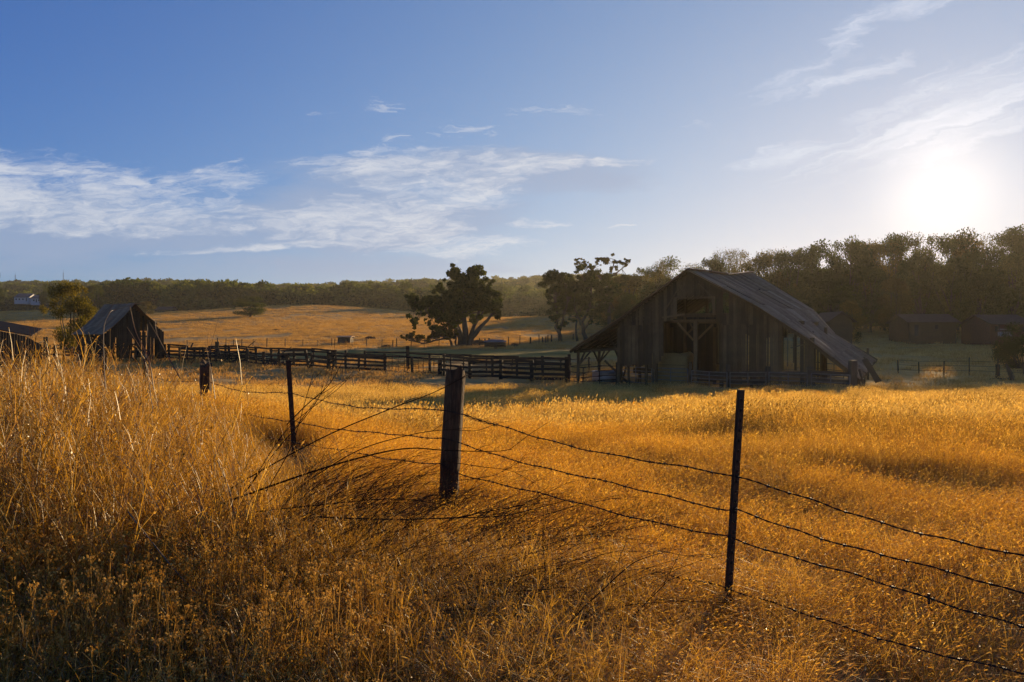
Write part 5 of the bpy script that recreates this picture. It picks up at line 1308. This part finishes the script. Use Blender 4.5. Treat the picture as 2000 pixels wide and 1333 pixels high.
def put(name, n, coll, nv, y0, y1, x0, x1, label, cat, hmul=(.7, 1.05), habs=None, keep=None, seed=0, sxy=None, tilt=.12, az=(-3.1, 3.1)):
    r = np.random.default_rng(seed); Y = np.sqrt(r.uniform(y0*y0, y1*y1, n)); x = r.uniform(x0, x1, n); k = (np.abs(x) < .76*Y+.8)
    px = 1000+F*x/Y
    if keep is not None: k &= keep(px, Y, x)
    x, Y, px = x[k], Y[k], px[k]; z = gz(x, Y)
    if habs: h = r.uniform(*habs, len(x))
    else: h = ((H0-weed_top(px))/F*Y-z)*r.uniform(*hmul, len(x)); k = h > .12; x, Y, z, h = x[k], Y[k], z[k], h[k]
    s = np.clip(h, .35, 1.2) if sxy is None else r.uniform(*sxy, len(x))
    return instancer(name, np.stack([x, Y, z], -1), r.uniform(*az, len(x)), np.stack([s, s, h], -1), r.integers(0, nv, len(x)), coll, label, cat, r.uniform(-tilt, tilt, len(x)))
put('tall_dry_weeds', 1050, tall_w, 6, 4.0, 9.5, -7.5, .4, 'tall tangled dry weeds filling the left foreground', 'weeds', (.62, 1.08), keep=lambda px, Y, x: px < 1000-(Y-4)*70, seed=1)
put('mixed_dry_weeds', 950, low_w, 5, 3.6, 9.5, -7.5, .3, 'lower branching brown weeds among the tall ones', 'weeds', (.35, .8), keep=lambda px, Y, x: px < 960-(Y-3.6)*60, seed=2)
put('wild_oats', 520, oat_w, 4, 4.2, 9.5, -7.5, .5, 'pale wild oats standing between the weeds', 'grass', (.55, 1.0), keep=lambda px, Y, x: px < 1050-(Y-4)*60, seed=3)
put('low_brown_weeds', 620, low_w, 5, 2.7, 4.4, -3.4, .7, 'short brown weeds over the leaf litter at the bottom', 'weeds', habs=(.22, .5), sxy=(.4, .7), keep=lambda px, Y, x: (px < 1250), seed=4)
put('round_seedheads', 620, seed_w, 5, 2.8, 4.7, -3.6, .1, 'small round seed heads on thin stems at lower left', 'wildflowers', habs=(.6, 1.35), sxy=(.8, 1.3), keep=lambda px, Y, x: px < 700+(4-Y)*100, seed=5)
put('leaf_litter', 1300, litter_w, 4, 2.5, 5.2, -3.8, .5, 'grey brown leaf litter on the bare ground at the bottom left', 'leaf litter', habs=(.8, 1.3), sxy=(.8, 1.3), seed=6, tilt=.03)
put('edge_oats', 900, oat_w, 4, 2.8, 4.6, -.4, 1.9, 'pale drooping oats around the tall steel post', 'grass', habs=(.18, .33), sxy=(.7, 1.1), keep=lambda px, Y, x: (px > 820) & (px < 1560) & ~((px > 1380) & (px < 1470) & (Y < 4.05) & (Y > 3.2)), seed=7)
put('green_weeds', 60, oat_w, 4, 6.0, 8.5, -3.6, -2.4, 'faint green weeds behind the squat wooden post', 'weeds', (.5, .8), seed=8)
# --- field grass, three distance bands
near = variants('field_grass_near', [grass_clump(100+i, 52, .17, .22, .46, .0042, .14, (.028, .007), (.10, -.03), .75, 'field_grass' if i < 3 else ('oat_grass' if i < 5 else 'brown_grass')) for i in range(6)])
mid = variants('field_grass_mid', [grass_clump(120+i, 60, .32, .22, .48, .011, .13, (.05, .016), (.10, -.03), .65, 'field_grass' if i == 0 else ('brown_grass' if i == 4 else 'pale_grass')) for i in range(5)])
far = variants('field_grass_far', [grass_clump(140+i, 46, .8, .14, .34, .05, .12, (.09, .04), (.10, 0), .4, 'far_grass', 3) for i in range(4)])
def in_weeds(x, y): px = 1000+F*x/y; return ((px < 620) & (y < 9.5)) | ((px < 930) & (y < 4.2))
def barn_area(x, y):
    a = (x-9.64)*.84-(y-39.1)*.543; b = (x-9.64)*.543+(y-39.1)*.84
    return (a > -7) & (a < 8.2) & (b > -.3) & (b < 13)
def dens(x, y, dark): return vnoise(x, y, 1.7, 3)*.6+vnoise(x, y, .6, 5)*.4 > dark
def scatter(name, n, y0, y1, coll, nvar, s0, s1, label, cat='grass', keep=None, s=.80):
    x, y = wedge(n, y0, y1, s)
    k = np.ones(n, bool) if keep is None else keep(x, y)
    k &= ~barn_area(x, y); x, y = x[k], y[k]; m_ = len(x)
    hs = np.clip(.36+(y-3)*.085, .34, 1)*rng.uniform(s0, s1, m_)*(.5+.55*vnoise(x, y, 3.0, 9)+.35*vnoise(x, y, 1.1, 19))
    return instancer(name, on_ground(x, y), rng.uniform(-.9, .9, m_), np.stack([rng.uniform(s0, s1, m_)]*2+[hs], -1), np.clip((vnoise(x, y, 2.2, 31)*.75+rng.uniform(0, .5, m_)-.12)*nvar, 0, nvar-1).astype(int), coll, label, cat, rng.uniform(-.1, .1, m_))
scatter('field_grass', 16500, 2.9, 12.5, near, 6, .8, 1.25, 'golden dry field grass close behind the barbed wire fence', keep=lambda x, y: ~in_weeds(x, y) & dens(x, y, .16))
scatter('meadow_grass', 17500, 11.5, 38, mid, 5, .8, 1.3, 'sunlit golden meadow grass between the barbed wire and the barn', keep=lambda x, y: dens(x, y, .13))
scatter('pasture_grass', 21000, 36, 190, far, 4, .8, 1.5, 'short golden pasture grass beyond the corral', keep=lambda x, y: (green_amt(x, y) < .35) & ~((x > .45*y-3) & (rng.uniform(0, 1, len(x)) < .4)) & (vnoise(x, y, 9, 2) > .25))
x_, y_ = wedge(420, 8, 40, .78); k_ = (vnoise(x_, y_, 4, 77) > .55) & ~barn_area(x_, y_) & ~in_weeds(x_, y_); x_, y_ = x_[k_], y_[k_]; n_ = len(x_)
bushy = variants('field_herbs', [stalk_clump(500+i, 1.0, 26, .5, 6, .006, 'green_weed', .018, .10) for i in range(3)])
instancer('field_herbs', on_ground(x_, y_), rng.uniform(0, 6, n_), np.stack([rng.uniform(.45, .8, n_)]*2+[rng.uniform(.3, .55, n_)], -1), rng.integers(0, 3, n_), bushy, 'olive green herbs dotted through the golden meadow', 'weeds')
x_, y_ = wedge(15000, 185, 345, .80); k_ = (green_amt(x_, y_) < .3) & (x_ < 60+.05*y_); x_, y_ = x_[k_], y_[k_]; n_ = len(x_)
instancer('hill_grass', on_ground(x_, y_), rng.uniform(0, 6, n_), np.stack([rng.uniform(1.8, 3.2, n_)]*2+[rng.uniform(.9, 1.7, n_)], -1), rng.integers(0, 4, n_), far, 'pale golden grass on the rolling slopes below the woods', 'grass')
# ------------------------------------------------------------------ haze
def haze():
    m = MB(); x, y0, y1, z0, z1 = 2050, -45, 1530, -8, 82
    v = [(-x, y0, z0), (x, y0, z0), (x, y1, z0), (-x, y1, z0), (-x, y0, z1), (x, y0, z1), (x, y1, z1), (-x, y1, z1)]
    m._add(v, [(3, 2, 1, 0), (4, 5, 6, 7), (0, 1, 5, 4), (1, 2, 6, 5), (2, 3, 7, 6), (3, 0, 4, 7)])
    mt, t = mat('haze_air'); pv = t.node('ShaderNodeVolumePrincipled', {'Color': (.95, .90, .76, 1), 'Density': HAZE, 'Anisotropy': .5})
    t.l.new(pv.outputs[0], t.out.inputs['Volume']); o = m.build('haze', mt, None); tag(o, 'thin golden haze in the air over the whole valley', 'haze', kind='stuff')
HAZE = .00014
haze()
